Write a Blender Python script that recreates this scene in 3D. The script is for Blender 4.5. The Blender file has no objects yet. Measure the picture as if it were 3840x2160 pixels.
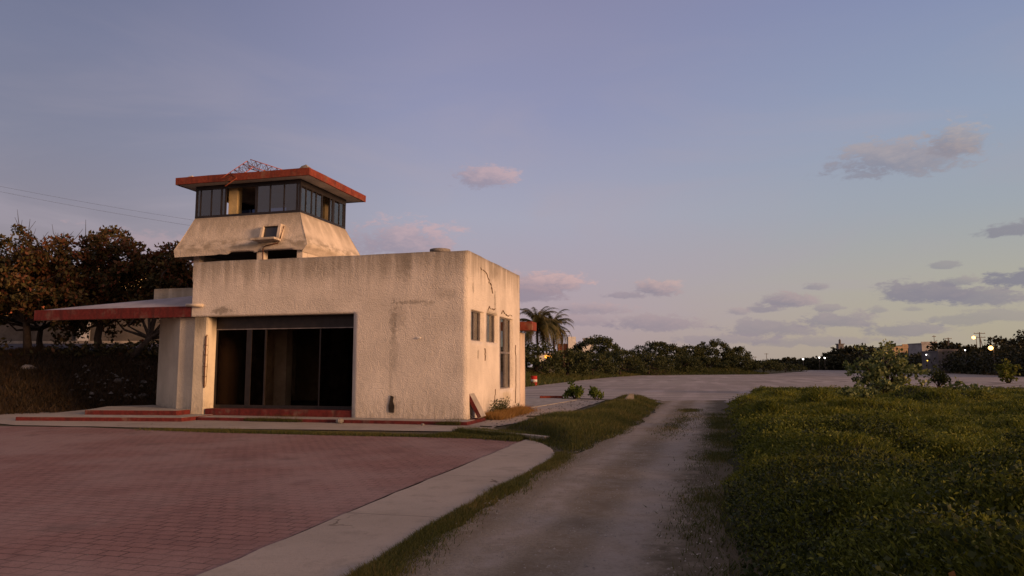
import bpy, math, random
import numpy as np
from mathutils import Matrix, Vector
random.seed(7); RNG = np.random.default_rng(7)
R = math.radians
scn = bpy.context.scene
COL = scn.collection

# ---------------------------------------------------------------- camera
# world axes: X runs along the building front, Y runs away from the camera, z = 0 is the foot of the walls
cam_data = bpy.data.cameras.new('camera'); cam = bpy.data.objects.new('camera', cam_data); COL.objects.link(cam)
cam_data.sensor_width = 36; cam_data.lens = 25.5; cam_data.clip_end = 6000; cam_data.clip_start = 0.1
cam.matrix_world = (Matrix.Translation((7.10, -21.544, 1.6)) @ Matrix.Rotation(0.257, 4, 'Z')
                    @ Matrix.Rotation(math.pi/2 + 0.1081, 4, 'X') @ Matrix.Rotation(-0.002, 4, 'Z'))
scn.camera = cam
scn.view_settings.view_transform = 'Standard'; scn.view_settings.look = 'None'
scn.view_settings.exposure = 0.0; scn.view_settings.gamma = 1.0

# ---------------------------------------------------------------- node helpers
class NT:
    def __init__(s, tree): s.t = tree; s.n = tree.nodes; s.l = tree.links
    def put(s, sock, v):
        if v is None: return
        if hasattr(v, 'is_output') or isinstance(v, bpy.types.NodeSocket): s.l.new(v, sock)
        else:
            if isinstance(v, (tuple, list)) and len(v) == 3 and sock.type == 'RGBA': v = (*v, 1)
            sock.default_value = v
    def node(s, typ, props=None, **ins):
        n = s.n.new(typ)
        for k, v in (props or {}).items(): setattr(n, k, v)
        for k, v in ins.items(): s.put(n.inputs[k.replace('_', ' ')] if not k.startswith('i') or not k[1:].isdigit() else n.inputs[int(k[1:])], v)
        return n
    def m(s, op, a, b=None, c=None, clamp=False):
        n = s.node('ShaderNodeMath', {'operation': op, 'use_clamp': clamp}, i0=a)
        if b is not None: s.put(n.inputs[1], b)
        if c is not None: s.put(n.inputs[2], c)
        return n.outputs[0]
    def vm(s, op, a, b=None):
        n = s.node('ShaderNodeVectorMath', {'operation': op}, i0=a)
        if b is not None: s.put(n.inputs[1], b)
        return n.outputs['Value'] if op in ('DOT_PRODUCT', 'LENGTH') else n.outputs[0]
    def mix(s, f, a, b, blend='MIX'):
        n = s.n.new('ShaderNodeMix'); n.data_type = 'RGBA'; n.blend_type = blend; n.clamp_factor = True
        s.put(n.inputs[0], f); s.put(n.inputs[6], a); s.put(n.inputs[7], b); return n.outputs[2]
    def ss(s, v, lo, hi, a=0.0, b=1.0):
        n = s.n.new('ShaderNodeMapRange'); n.interpolation_type = 'SMOOTHSTEP'
        for i, x in enumerate((v, lo, hi, a, b)): s.put(n.inputs[i], x)
        return n.outputs[0]
    def ramp(s, f, stops):
        n = s.n.new('ShaderNodeValToRGB'); s.put(n.inputs[0], f); e = n.color_ramp.elements
        while len(e) < len(stops): e.new(0.5)
        for i, (p, c) in enumerate(stops): e[i].position = p; e[i].color = (*c, 1)
        return n.outputs[0]
    def noise(s, vec, scale, detail=4, rough=0.55, dist=0.0, dims='3D'):
        n = s.n.new('ShaderNodeTexNoise'); n.noise_dimensions = dims
        s.put(n.inputs['Vector'], vec); n.inputs['Scale'].default_value = scale
        n.inputs['Detail'].default_value = detail; n.inputs['Roughness'].default_value = rough; n.inputs['Distortion'].default_value = dist
        return n.outputs[0]
    def scl(s, vec, k): return s.vm('MULTIPLY', vec, k)
    def xyz(s, vec): return s.node('ShaderNodeSeparateXYZ', i0=vec).outputs

# ---------------------------------------------------------------- sky and sun
SUN_EL, SUN_AZ = R(8.5), math.atan2(0.95, -0.28)         # azimuth measured from +Y towards +X
SUN_DIR = Vector((math.cos(SUN_EL)*math.sin(SUN_AZ), math.cos(SUN_EL)*math.cos(SUN_AZ), math.sin(SUN_EL)))
world = bpy.data.worlds.new('World'); scn.world = world; world.use_nodes = True
wt = NT(world.node_tree); wt.n.clear()
sky = wt.node('ShaderNodeTexSky', {'sky_type': 'NISHITA', 'sun_disc': False, 'sun_elevation': SUN_EL, 'sun_rotation': SUN_AZ,
                                   'air_density': 1.3, 'dust_density': 1.5, 'ozone_density': 3.0})
d = wt.vm('NORMALIZE', wt.node('ShaderNodeTexCoord').outputs['Generated'])
dx, dy, dz = wt.xyz(d)
el = wt.m('MULTIPLY', wt.m('ARCSINE', dz), 180/math.pi)           # degrees
az = wt.m('MULTIPLY', wt.m('ARCTAN2', dx, dy), 180/math.pi)       # degrees from +Y towards +X
elf = wt.m('DIVIDE', wt.m('MAXIMUM', el, 0.0), 90.0)
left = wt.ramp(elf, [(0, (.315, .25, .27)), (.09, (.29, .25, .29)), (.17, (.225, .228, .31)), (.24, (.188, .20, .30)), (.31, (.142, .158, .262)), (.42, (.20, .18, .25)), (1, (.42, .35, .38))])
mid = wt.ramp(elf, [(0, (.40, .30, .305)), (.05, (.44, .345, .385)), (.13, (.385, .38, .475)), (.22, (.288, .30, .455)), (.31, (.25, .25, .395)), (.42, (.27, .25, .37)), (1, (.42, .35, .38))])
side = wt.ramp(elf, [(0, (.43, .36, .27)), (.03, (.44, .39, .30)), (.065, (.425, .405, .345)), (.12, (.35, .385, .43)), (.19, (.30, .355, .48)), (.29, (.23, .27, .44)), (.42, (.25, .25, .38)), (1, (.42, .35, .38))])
along = wt.vm('DOT_PRODUCT', d, (0.967, 0.254, 0.0))
skyc = wt.mix(wt.ss(along, -0.56, -0.05), left, mid)
skyc = wt.mix(wt.ss(along, 0.02, 0.56), skyc, side)
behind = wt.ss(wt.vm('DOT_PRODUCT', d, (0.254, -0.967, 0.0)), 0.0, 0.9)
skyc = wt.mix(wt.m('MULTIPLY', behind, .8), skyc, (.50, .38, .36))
# warm glow of the set sun low over the right-hand horizon
sunflat = Vector((SUN_DIR.x, SUN_DIR.y, 0)).normalized()
near_sun = wt.ss(wt.vm('DOT_PRODUCT', d, tuple(sunflat)), 0.15, 1.0)
lowg = wt.m('POWER', 2.718, wt.m('MULTIPLY', el, -0.055))
glow = wt.m('MULTIPLY', near_sun, lowg)
skyc = wt.mix(glow, skyc, (1.25, .66, .28))
# thin high veil
wv = wt.node('ShaderNodeCombineXYZ', i0=az, i1=el).outputs[0]
veil = wt.noise(wt.scl(wt.vm('ADD', wv, wt.scl(wv, (0, 0, 0))), (.045, .16, 1)), 1.0, 5, .55, .6)
skyc = wt.mix(wt.m('MULTIPLY', wt.ss(veil, .42, .72), wt.ss(el, 30, 8, 0.0, .5)), skyc, (.42, .36, .415))
# individual small cumulus: azimuth, elevation, half width, half height, warmth, density
CL = [(-16.9, 14.7, 2.5, 1.15, .8, .62), (-23.0, 9.6, 4.2, 1.7, .75, .62), (-12.2, 6.3, 3.6, 1.15, .8, .85), (-13.5, 5.6, 3.3, .8, .3, .8),
      (-3.3, 5.9, 1.9, .8, .8, .8), (-5.6, 5.5, 1.8, .35, .25, .6), (14.0, 14.2, 4.6, 1.5, .62, .62), (17.6, 14.9, 1.9, 1.35, .9, .6),
      (6.2, 4.75, 1.9, .75, .55, .85), (4.7, 4.2, 1.4, .4, .2, .7), (15.4, 4.9, 3.1, 1.0, .22, .9), (18.2, 4.5, 2.6, .85, .3, .8), (17.2, 5.6, 1.2, .5, .45, .6),
      (21.3, 5.5, 2.6, .8, .05, .9), (16.2, 6.75, .9, .33, .2, .55), (21.0, 8.8, 2.8, .55, .15, .75), (7.9, 5.7, 1.0, .33, .3, .6),
      (-8.3, 4.4, 3.2, .55, .6, .55), (-9.5, 3.5, 3.4, .6, .4, .5), (-3.6, 3.2, 3.6, .75, .35, .7), (2.6, 4.05, .9, .35, .5, .55),
      (9.4, 3.2, 2.6, .75, .3, .7), (8.9, 4.1, 1.2, .35, .3, .55), (13.4, 2.4, 2.4, .6, .2, .65), (4.9, 2.7, 3.4, .75, .2, .65), (1.3, 1.9, 4.0, .5, .2, .5),
      (12.2, 3.9, .7, .3, .3, .45), (14.2, 3.9, .9, .25, .3, .4), (18.0, 3.1, 2.6, .6, .25, .45), (8.0, 1.7, 5.0, .45, .25, .45), (-30, 6.0, 6, 1.6, .6, .5), (-42, 8.0, 5, 1.5, .5, .4),
      (30, 6, 5, 1.2, .3, .8), (38, 11, 6, 1.5, .6, .7)]
n1 = wt.noise(wt.scl(wv, (.42, .95, 1)), 1.0, 5, .58, .35)
n2 = wt.noise(wt.vm('ADD', wt.scl(wv, (.42, .95, 1)), (3.1, 7.7, .5)), 3.2, 6, .68, .5)
nz = wt.m('ADD', wt.m('MULTIPLY', wt.m('SUBTRACT', n1, .5), 2.3), wt.m('MULTIPLY', wt.m('SUBTRACT', n2, .5), 1.7))
for (a0, e0, w, h, warm, dens) in CL:
    u = wt.m('DIVIDE', wt.m('SUBTRACT', az, a0), w); v = wt.m('DIVIDE', wt.m('SUBTRACT', el, e0), h)
    vv = wt.m('MULTIPLY', v, wt.m('ADD', 1.0, wt.m('MULTIPLY', wt.m('LESS_THAN', v, 0.0), .55)))     # flatter underside
    r = wt.m('SQRT', wt.m('ADD', wt.m('MULTIPLY', u, u), wt.m('MULTIPLY', vv, vv)))
    body = wt.m('SUBTRACT', wt.m('ADD', 1.22, nz), r)
    cov = wt.m('MULTIPLY', wt.ss(body, .0, .62), dens)
    lit = wt.ss(wt.m('ADD', wt.m('ADD', wt.m('MULTIPLY', v, .8), wt.m('MULTIPLY', u, .45)), nz), -.7, 1.2, 0, warm)
    f = min(1, max(0, (a0 + 20) / 40))
    shade = tuple(np.array((.29, .235, .30))*(1-f) + np.array((.225, .215, .27))*f)
    cc = wt.mix(lit, shade, tuple(np.array((.72, .45, .43))*(1-f) + np.array((.52, .42, .36))*f))
    skyc = wt.mix(cov, skyc, cc)
skyc = wt.mix(.10, skyc, wt.mix(1.0, sky.outputs[0], (.06, .06, .06), 'MULTIPLY'))   # NISHITA daylight at dusk strength blended in
skyc = wt.mix(wt.ss(el, -.3, -4), skyc, (.10, .085, .075))
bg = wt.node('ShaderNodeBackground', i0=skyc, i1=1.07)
world.cycles.sampling_method = 'MANUAL'; world.cycles.sample_map_resolution = 512
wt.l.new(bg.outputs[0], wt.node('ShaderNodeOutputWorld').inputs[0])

sl = bpy.data.lights.new('sun', 'SUN'); sl.energy = 4.2; sl.angle = R(14); sl.color = (1.0, .55, .29)
so = bpy.data.objects.new('sun', sl); COL.objects.link(so)
so.rotation_euler = (-SUN_DIR).to_track_quat('-Z', 'Y').to_euler(); so.location = SUN_DIR*200

# ---------------------------------------------------------------- object helpers
def tag(o, label=None, cat=None, group=None, kind=None):
    if label: o['label'] = label
    if cat: o['category'] = cat
    if group: o['group'] = group
    if kind: o['kind'] = kind
    return o
def empty(name, loc, label, cat, group=None, rz=0):
    o = bpy.data.objects.new(name, None); COL.objects.link(o); o.location = loc; o.rotation_euler = (0, 0, rz)
    o.empty_display_size = .3
    return tag(o, label, cat, group)
class MB:
    def __init__(s): s.v = []; s.f = []; s.sm = []
    def box(s, x0, x1, y0, y1, z0, z1):
        b = len(s.v); s.v += [(x, y, z) for z in (z0, z1) for y in (y0, y1) for x in (x0, x1)]
        for q in ((0, 2, 3, 1), (4, 5, 7, 6), (0, 1, 5, 4), (2, 6, 7, 3), (0, 4, 6, 2), (1, 3, 7, 5)): s.f.append(tuple(b+i for i in q)); s.sm.append(False)
        return s
    def hull(s, bot, top):                                        # two matching rings joined into a solid
        b = len(s.v); n = len(bot); s.v += list(bot) + list(top)
        s.f += [tuple(b+i for i in reversed(range(n))), tuple(b+n+i for i in range(n))]
        s.f += [(b+i, b+(i+1) % n, b+n+(i+1) % n, b+n+i) for i in range(n)]; s.sm += [False]*(n+2)
        return s
    def tube(s, path, rad, n=8, caps=True):
        path = [Vector(p) for p in path]; rad = rad if hasattr(rad, '__len__') else [rad]*len(path); b = len(s.v)
        for i, p in enumerate(path):
            t = (path[min(i+1, len(path)-1)] - path[max(i-1, 0)]).normalized()
            a = t.cross(Vector((0, 0, 1)) if abs(t.z) < .95 else Vector((1, 0, 0))).normalized(); c = t.cross(a)
            for k in range(n):
                an = 2*math.pi*k/n; s.v.append(tuple(p + (a*math.cos(an) + c*math.sin(an))*rad[i]))
        for i in range(len(path)-1):
            for k in range(n): s.f.append((b+i*n+k, b+i*n+(k+1) % n, b+(i+1)*n+(k+1) % n, b+(i+1)*n+k)); s.sm.append(True)
        if caps:
            s.f += [tuple(b+k for k in reversed(range(n))), tuple(b+(len(path)-1)*n+k for k in range(n))]; s.sm += [False]*2
        return s
    def lathe(s, prof, n=20, c=(0, 0)):
        return s.tube_profile(prof, n, c)
    def tube_profile(s, prof, n, c):
        b = len(s.v)
        for r, z in prof:
            for k in range(n): s.v.append((c[0]+r*math.cos(2*math.pi*k/n), c[1]+r*math.sin(2*math.pi*k/n), z))
        for i in range(len(prof)-1):
            for k in range(n): s.f.append((b+i*n+k, b+i*n+(k+1) % n, b+(i+1)*n+(k+1) % n, b+(i+1)*n+k)); s.sm.append(True)
        s.f += [tuple(b+k for k in reversed(range(n))), tuple(b+(len(prof)-1)*n+k for k in range(n))]; s.sm += [False]*2
        return s
    def quad(s, *p):
        b = len(s.v); s.v += list(p); s.f.append(tuple(range(b, b+len(p)))); s.sm.append(False); return s
    def build(s, name, mat, parent=None, bevel=0):
        me = bpy.data.meshes.new(name); me.from_pydata([tuple(v) for v in s.v], [], s.f); me.materials.append(mat)
        me.polygons.foreach_set('use_smooth', s.sm); me.update()
        o = bpy.data.objects.new(name, me); COL.objects.link(o)
        if parent: o.parent = parent
        if bevel:
            bm = o.modifiers.new('bevel', 'BEVEL'); bm.width = bevel; bm.segments = 2; bm.limit_method = 'ANGLE'; bm.angle_limit = R(40)
        return o
def np_mesh(name, V, F, mat, parent=None, tint=None, smooth=False):
    V = np.asarray(V, np.float32); F = np.asarray(F, np.int32); k = F.shape[1]
    me = bpy.data.meshes.new(name); me.vertices.add(len(V)); me.vertices.foreach_set('co', V.ravel())
    me.loops.add(F.size); me.loops.foreach_set('vertex_index', F.ravel())
    me.polygons.add(len(F)); me.polygons.foreach_set('loop_start', np.arange(0, F.size, k, dtype=np.int32))
    if tint is not None:
        a = me.attributes.new('tint', 'FLOAT', 'FACE'); a.data.foreach_set('value', np.asarray(tint, np.float32))
    me.update(calc_edges=True)
    if smooth: me.polygons.foreach_set('use_smooth', np.ones(len(F), bool))
    me.materials.append(mat); me.validate()
    o = bpy.data.objects.new(name, me); COL.objects.link(o)
    if parent: o.parent = parent
    return o
CY, SY = math.cos(.257), math.sin(.257)
def site(lat, dep, z=0.0):                                         # survey frame (metres right of and beyond the track) to world
    vx, vy = lat+1.391, dep-22.641
    return (vx*CY - vy*SY, vx*SY + vy*CY, z)
def vnoise(x, y, seed=0, oct=4, s=1.0):                            # smooth numpy noise, about -1..1
    r = np.random.default_rng(seed); out = 0; a = 1.0; x = np.asarray(x, float)*s; y = np.asarray(y, float)*s
    for o in range(oct):
        for k in range(3):
            t = r.uniform(0, 6.28); p = r.uniform(0, 6.28); f = r.uniform(.7, 1.4)*2**o
            out = out + a*np.sin((x*math.cos(t)+y*math.sin(t))*f + p + 1.3*np.sin((y*math.cos(t)-x*math.sin(t))*f*.8 + p*2))/3
        a *= .5
    return out/1.6
def sstep(x, a, b): t = np.clip((np.asarray(x, float)-a)/(b-a), 0, 1); return t*t*(3-2*t)

# ---------------------------------------------------------------- materials
def newmat(name):
    m = bpy.data.materials.new(name); m.use_nodes = True; t = NT(m.node_tree); t.n.clear()
    return m, t
def finish(m, t, color, rough=.85, height=None, hs=.5, hd=.02, spec=.25, metallic=0):
    p = t.node('ShaderNodeBsdfPrincipled', Base_Color=color, Roughness=rough, Metallic=metallic); p.inputs['Specular IOR Level'].default_value = spec
    if height is not None:
        b = t.node('ShaderNodeBump', Height=height); b.inputs['Strength'].default_value = hs; b.inputs['Distance'].default_value = hd
        t.l.new(b.outputs[0], p.inputs['Normal'])
    t.l.new(p.outputs[0], t.node('ShaderNodeOutputMaterial').inputs[0]); return m
def ocoord(t): return t.node('ShaderNodeTexCoord').outputs['Object']
def plain(name, c, rough=.8, var=.25, scale=3.0, bump=.3, metallic=0, spec=.25, bd=.01):
    m, t = newmat(name); o = ocoord(t); n = t.noise(o, scale, 5); n2 = t.noise(o, scale*9, 4)
    col = t.mix(t.ss(n, .3, .7), tuple(x*(1-var) for x in c), tuple(min(1, x*(1+var)) for x in c))
    col = t.mix(t.ss(n2, .45, .75, 0, .5), col, tuple(x*.6 for x in c))
    return finish(m, t, col, rough, n2, bump, bd, spec, metallic)
def stucco(name, base, zt, stain=1.0, marks=False, low=True, bump=.9, coarse=26):
    m, t = newmat(name); o = ocoord(t); X, Y, Z = t.xyz(o)
    big = t.noise(o, .9, 4); fine = t.noise(o, coarse, 3, .6); mid = t.noise(o, 7, 4)
    col = t.mix(t.ss(big, .3, .7), tuple(x*.86 for x in base), tuple(min(1, x*1.06) for x in base))
    col = t.mix(t.ss(mid, .5, .8, 0, .22), col, tuple(x*.6 for x in base))
    streak = t.noise(t.scl(o, (2.6, 2.6, .22)), 1.0, 5, .6); streak2 = t.noise(t.scl(o, (9, 9, .5)), 1.0, 4, .6)
    grime = (.15, .125, .09)
    topz = t.ss(Z, zt-1.5, zt-.02)
    f = t.m('MULTIPLY', t.ss(t.m('ADD', streak, t.m('MULTIPLY', topz, .30)), .52, .86), .72*stain)
    f = t.m('MULTIPLY', f, t.m('ADD', .28, t.m('MULTIPLY', topz, .85)))
    col = t.mix(f, col, grime)
    col = t.mix(t.m('MULTIPLY', t.ss(Z, zt-.20, zt-.01), t.ss(t.m('ADD', mid, streak2), .65, 1.15, .1, .62*stain)), col, (.11, .09, .065))
    if low:
        f = t.m('MULTIPLY', t.ss(Z, 1.0, -.1), t.ss(t.m('ADD', streak2, mid),   .8, 1.2, .10, .42))
        col = t.mix(f, col, (.20, .165, .115))
    if marks:      # ghost of a frame once fixed to the front, soaked patches
        def patch(cx, cz, w, h, k, c=(.13, .11, .08), front=True):
            nonlocal col
            a = X if front else Y
            u = t.m('DIVIDE', t.m('SUBTRACT', a, cx), w); v = t.m('DIVIDE', t.m('SUBTRACT', Z, cz), h)
            r = t.m('SQRT', t.m('ADD', t.m('MULTIPLY', u, u), t.m('MULTIPLY', v, v)))
            g = t.ss(t.m('ADD', r, t.m('MULTIPLY', t.m('SUBTRACT', mid, .5), 2.4)), 1.1, .35, 0, k)
            plane = t.m('LESS_THAN', t.m('ABSOLUTE', t.m('SUBTRACT', Y, .0)), .06) if front else t.m('GREATER_THAN', X, -.06)
            col = t.mix(t.m('MULTIPLY', g, plane), col, c)
        patch(-2.5, 3.05, .16, .75, .34); patch(-1.9, 3.66, .75, .07, .42); patch(-2.45, 2.2, .16, .9, .24); patch(-2.58, 1.2, .06, 1.2, .2)
        patch(-2.3, 3.2, .35, .5, .25); patch(-1.3, 3.6, .2, .1, .3); patch(-8.9, 3.55, .45, .16, .6); patch(-2.2, 5.0, .4, .7, .35)
        patch(-4.9, 4.9, .5, .5, .3); patch(-.7, 3.9, .5, .2, .22); patch(-2.5, .35, .3, .4, .4)
        patch(.55, 4.1, .09, .25, .5, front=False); patch(3.1, 3.9, .13, .45, .55, front=False); patch(1.1, 2.02, .12, .22, .5, front=False)
        patch(2.1, 2.05, .02, .4, .5, front=False); patch(4.7, .5, .7, .25, .35, (.3, .24, .1), False); patch(3, 4.9, .5, .3, .35, front=False)
    h = t.m('ADD', fine, t.m('MULTIPLY', mid, .7))
    return finish(m, t, col, .95, h, bump, .045, .1)
def painted(name, c, worn=(.30, .26, .22), amount=.5, scale=3):
    m, t = newmat(name); o = ocoord(t); n = t.noise(o, scale, 6, .65); n2 = t.noise(o, scale*6, 4)
    st = t.noise(t.scl(o, (5, 5, .6)), 1, 4)
    col = t.mix(t.ss(n2, .3, .7), tuple(x*.75 for x in c), tuple(x*1.15 for x in c))
    col = t.mix(t.ss(n, .53, .66, 0, amount), col, worn)
    col = t.mix(t.ss(st, .46, .72, 0, .75), col, tuple(x*.38+.006 for x in c))
    return finish(m, t, col, .8, n2, .4, .01, .2)
def foliage(name, stops, trans=.22, rough=.6):
    m, t = newmat(name); a = t.node('ShaderNodeAttribute', {'attribute_name': 'tint'}).outputs['Fac']
    c = t.ramp(a, stops)
    p = t.node('ShaderNodeBsdfPrincipled', Base_Color=c, Roughness=rough); p.inputs['Specular IOR Level'].default_value = .15
    tr = t.node('ShaderNodeBsdfTranslucent', Color=t.mix(1.0, c, (1.2, 1.15, .6), 'MULTIPLY'))
    mx = t.node('ShaderNodeMixShader', i0=trans, i1=p.outputs[0], i2=tr.outputs[0])
    t.l.new(mx.outputs[0], t.node('ShaderNodeOutputMaterial').inputs[0]); return m
def glass(name, tint, refl=.07, dirty=.16):
    m, t = newmat(name)
    fr = t.node('ShaderNodeFresnel', IOR=1.42).outputs[0]
    g = t.node('ShaderNodeBsdfGlossy', Color=(.9, .9, .9), Roughness=.03); tr = t.node('ShaderNodeBsdfTransparent', Color=tint)
    dirt = t.noise(ocoord(t), 4, 5); df = t.node('ShaderNodeBsdfDiffuse', Color=(.12, .10, .085))
    mx = t.node('ShaderNodeMixShader', i0=t.m('ADD', fr, refl-.04, clamp=True), i1=tr.outputs[0], i2=g.outputs[0])
    mx2 = t.node('ShaderNodeMixShader', i0=t.ss(dirt, .4, .8, dirty*.15, dirty), i1=mx.outputs[0], i2=df.outputs[0])
    t.l.new(mx2.outputs[0], t.node('ShaderNodeOutputMaterial').inputs[0]); return m
def glowmat(name, c, k):
    m, t = newmat(name); e = t.node('ShaderNodeEmission', Color=c, Strength=k); t.l.new(e.outputs[0], t.node('ShaderNodeOutputMaterial').inputs[0]); return m

M = {}
M['wall'] = stucco('wall_plaster', (.645, .58, .505), 5.28, .75, True, bump=.8)
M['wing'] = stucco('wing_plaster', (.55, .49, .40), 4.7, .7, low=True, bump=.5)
M['tower'] = stucco('tower_plaster', (.61, .525, .42), 7.45, .55, low=False, bump=.6, coarse=22)
def tower_grime():
    t = NT(M['tower'].node_tree); p = [n for n in t.n if n.type == 'BSDF_PRINCIPLED'][0]; src = p.inputs['Base Color'].links[0].from_socket
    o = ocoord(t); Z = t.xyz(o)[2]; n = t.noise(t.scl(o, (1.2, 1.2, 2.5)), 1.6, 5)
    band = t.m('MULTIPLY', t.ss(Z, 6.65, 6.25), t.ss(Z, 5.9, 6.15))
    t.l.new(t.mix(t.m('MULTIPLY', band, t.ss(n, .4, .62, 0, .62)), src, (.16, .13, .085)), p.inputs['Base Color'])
tower_grime()
M['pillar'] = stucco('pillar_plaster', (.60, .53, .40), 3.5, 1.15, low=True, bump=.35, coarse=18)
M['red'] = painted('red_paint', (.115, .019, .017), (.15, .10, .08), .6, 1.6)
M['redroof'] = painted('faded_red_paint', (.20, .043, .024), (.20, .12, .075), .6, 2.0)
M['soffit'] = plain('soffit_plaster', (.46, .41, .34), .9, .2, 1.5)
M['canopytop'] = plain('canopy_screed', (.29, .265, .285), .85, .18, .7, .3)
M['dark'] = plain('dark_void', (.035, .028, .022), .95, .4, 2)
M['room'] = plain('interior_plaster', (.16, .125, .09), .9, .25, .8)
M['frame'] = plain('bronze_frame', (.022, .017, .016), .45, .3, 4, .1, .2, .4)
M['greyframe'] = plain('aluminium_frame', (.22, .19, .18), .45, .25, 4, .1, .4, .4)
M['glass'] = glass('dark_glass', (.20, .165, .14), .0, .03)
M['cabglass'] = glass('cabin_glass', (.26, .29, .38), .13, .08)
M['litglass'] = glass('clear_glass', (.55, .56, .60), .16, .10)
M['rust'] = plain('rusty_steel', (.10, .035, .018), .85, .4, 9)
M['mastred'] = plain('mast_paint', (.34, .09, .045), .7, .35, 6)
M['crack'] = plain('crack_brown', (.17, .115, .075), .95, .3, 9)  # dark brown of the crack strips
M['concrete'] = plain('concrete', (.30, .265, .225), .92, .2, 2.5, .5)
M['pvc'] = plain('pvc_pipe', (.55, .47, .36), .6, .1, 3, .1)
M['stone'] = plain('pale_stone', (.23, .205, .18), .95, .3, 3, .8, bd=.05)
M['rubble'] = plain('rubble', (.10, .088, .076), .95, .4, 3, .6)
M['grit'] = plain('grit', (.24, .215, .19), .95, .4, 6, .6)
M['darkstone'] = plain('grey_stone', (.085, .075, .068), .95, .35, 2, .8, bd=.05)
M['bark'] = plain('bark', (.045, .032, .024), .95, .35, 5, .9, bd=.03)
M['pole'] = plain('weathered_pole', (.12, .10, .085), .9, .3, 4)
M['barrelred'] = painted('barrel_paint', (.50, .030, .020), (.4, .2, .15), .25, 3)
M['white'] = plain('white_paint', (.62, .59, .54), .7, .1, 2, .1)
M['cream'] = plain('cream_render', (.62, .47, .25), .9, .15, .5)
M['greyhouse'] = plain('grey_render', (.30, .28, .27), .9, .2, .5)
M['darkhouse'] = plain('dark_grey_render', (.13, .12, .12), .9, .2, .5)  # darker grey render of the low house and lookout tower
M['tan'] = plain('tan_render', (.36, .25, .15), .9, .15, .5)
M['tile'] = plain('brick_red_render', (.26, .085, .04), .9, .2, .6)
M['winpane'] = plain('window_dark', (.03, .03, .035), .2, .2, 1, 0, spec=.5)
M['streetwall'] = plain('street_wall', (.085, .075, .068), .95, .3, .8, .5)
M['wire'] = plain('wire', (.06, .055, .055), .7, .1, 1, 0)

m, t = newmat('brick_paving'); o = ocoord(t)
br = t.n.new('ShaderNodeTexBrick'); warp = t.node('ShaderNodeTexNoise', Scale=1.2)
t.l.new(o, warp.inputs['Vector'])
ov = t.vm('ADD', o, t.scl(t.vm('SUBTRACT', warp.outputs['Color'], (.5, .5, .5)), (.09, .07, 0)))
t.l.new(ov, br.inputs['Vector']); br.inputs['Scale'].default_value = 1.0; br.offset = .5
for k, v in (('Brick Width', .23), ('Row Height', .17), ('Mortar Size', .0095), ('Mortar Smooth', .25), ('Bias', 0.0)): br.inputs[k].default_value = v
br.inputs['Color1'].default_value = (.225, .116, .100, 1); br.inputs['Color2'].default_value = (.190, .094, .083, 1); br.inputs['Mortar'].default_value = (.055, .030, .027, 1)
n = t.noise(o, .35, 5); n2 = t.noise(o, 45, 3); n3 = t.noise(o, 1.6, 5)
worn = t.noise(o, 2.3, 4); joint = t.m('MULTIPLY', br.outputs['Fac'], t.ss(worn, .35, .6, .25, 1)); body_ = t.mix(t.noise(t.scl(o, (4.3, 5.9, 1)), 1.0, 2, .8), (.165, .082, .068), (.285, .160, .135))
col = t.mix(.5, br.outputs['Color'], body_); col = t.mix(joint, body_, (.060, .034, .030)); col = t.mix(t.ss(n, .38, .66, 0, .55), col, (.29, .205, .18)); col = t.mix(t.ss(t.noise(o, .9, 5, .7), .56, .7, 0, .5), col, (.13, .085, .072)); col = t.mix(t.ss(n3, .5, .75, 0, .5), col, (.13, .07, .062))
col = t.mix(t.ss(n2, .5, .75, 0, .45), col, (.10, .06, .055))
finish(m, t, col, .88, t.m('ADD', t.m('MULTIPLY', br.outputs['Fac'], -.9), t.m('MULTIPLY', n2, .5)), .8, .012, .2); M['brick'] = m

def gravelmat(name, c1, c2, c3, patch=.4, dark=(.07, .058, .045), ruts=False):
    m, t = newmat(name); o = ocoord(t)
    n = t.noise(o, .28, 5, .6); n1 = t.noise(t.scl(o, (1, .45, 1)), .9, 5, .6); n2 = t.noise(o, 24, 4, .7); n3 = t.noise(o, 90, 2)
    col = t.mix(t.ss(n, .35, .66), c1, c2); col = t.mix(t.ss(n1, .48, .7, 0, .55), col, c3)
    col = t.mix(t.ss(n2, .42, .72, 0, .6), col, dark); col = t.mix(t.ss(n3, .55, .8, 0, .6), col, tuple(min(1, x*1.9) for x in c1))
    if ruts:
        X, Y, Z = t.xyz(o); xw = t.m('ADD', X, t.m('ADD', t.m('MULTIPLY', t.m('SUBTRACT', n, .5), .9), t.m('MULTIPLY', Y, -.022)))
        rut = lambda x0, w: t.ss(t.m('ABSOLUTE', t.m('SUBTRACT', xw, x0)), w, w*.2)
        brk = t.noise(o, 3.5, 5, .65)
        col = t.mix(t.m('MULTIPLY', rut(6.62, .40), t.ss(brk, .3, .6, .12, .5)), col, (.34, .295, .265)); col = t.mix(t.m('MULTIPLY', rut(5.42, .34), t.ss(brk, .35, .65, .1, .6)), col, (.34, .295, .265))
        col = t.mix(t.m('MULTIPLY', rut(6.0, .40), t.ss(brk, .38, .62, .1, .75)), col, (.15, .115, .078)); col = t.mix(t.m('MULTIPLY', rut(4.75, .5), t.ss(brk, .38, .62, .15, .8)), col, (.15, .115, .08))
        col = t.mix(t.ss(t.m('ADD', xw, t.m('MULTIPLY', t.m('SUBTRACT', brk, .5), 1.5)), 6.75, 7.35, 0, .85), col, (.075, .060, .036))
    return finish(m, t, col, .95, t.m('ADD', n2, t.m('MULTIPLY', n3, .5)), .9, .02, .12)
M['road'] = gravelmat('gravel_track', (.245, .207, .160), (.190, .157, .118), (.29, .252, .205), dark=(.11, .088, .07), ruts=True)
M['ground'] = gravelmat('dry_soil', (.085, .070, .045), (.065, .055, .033), (.11, .085, .055))
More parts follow.
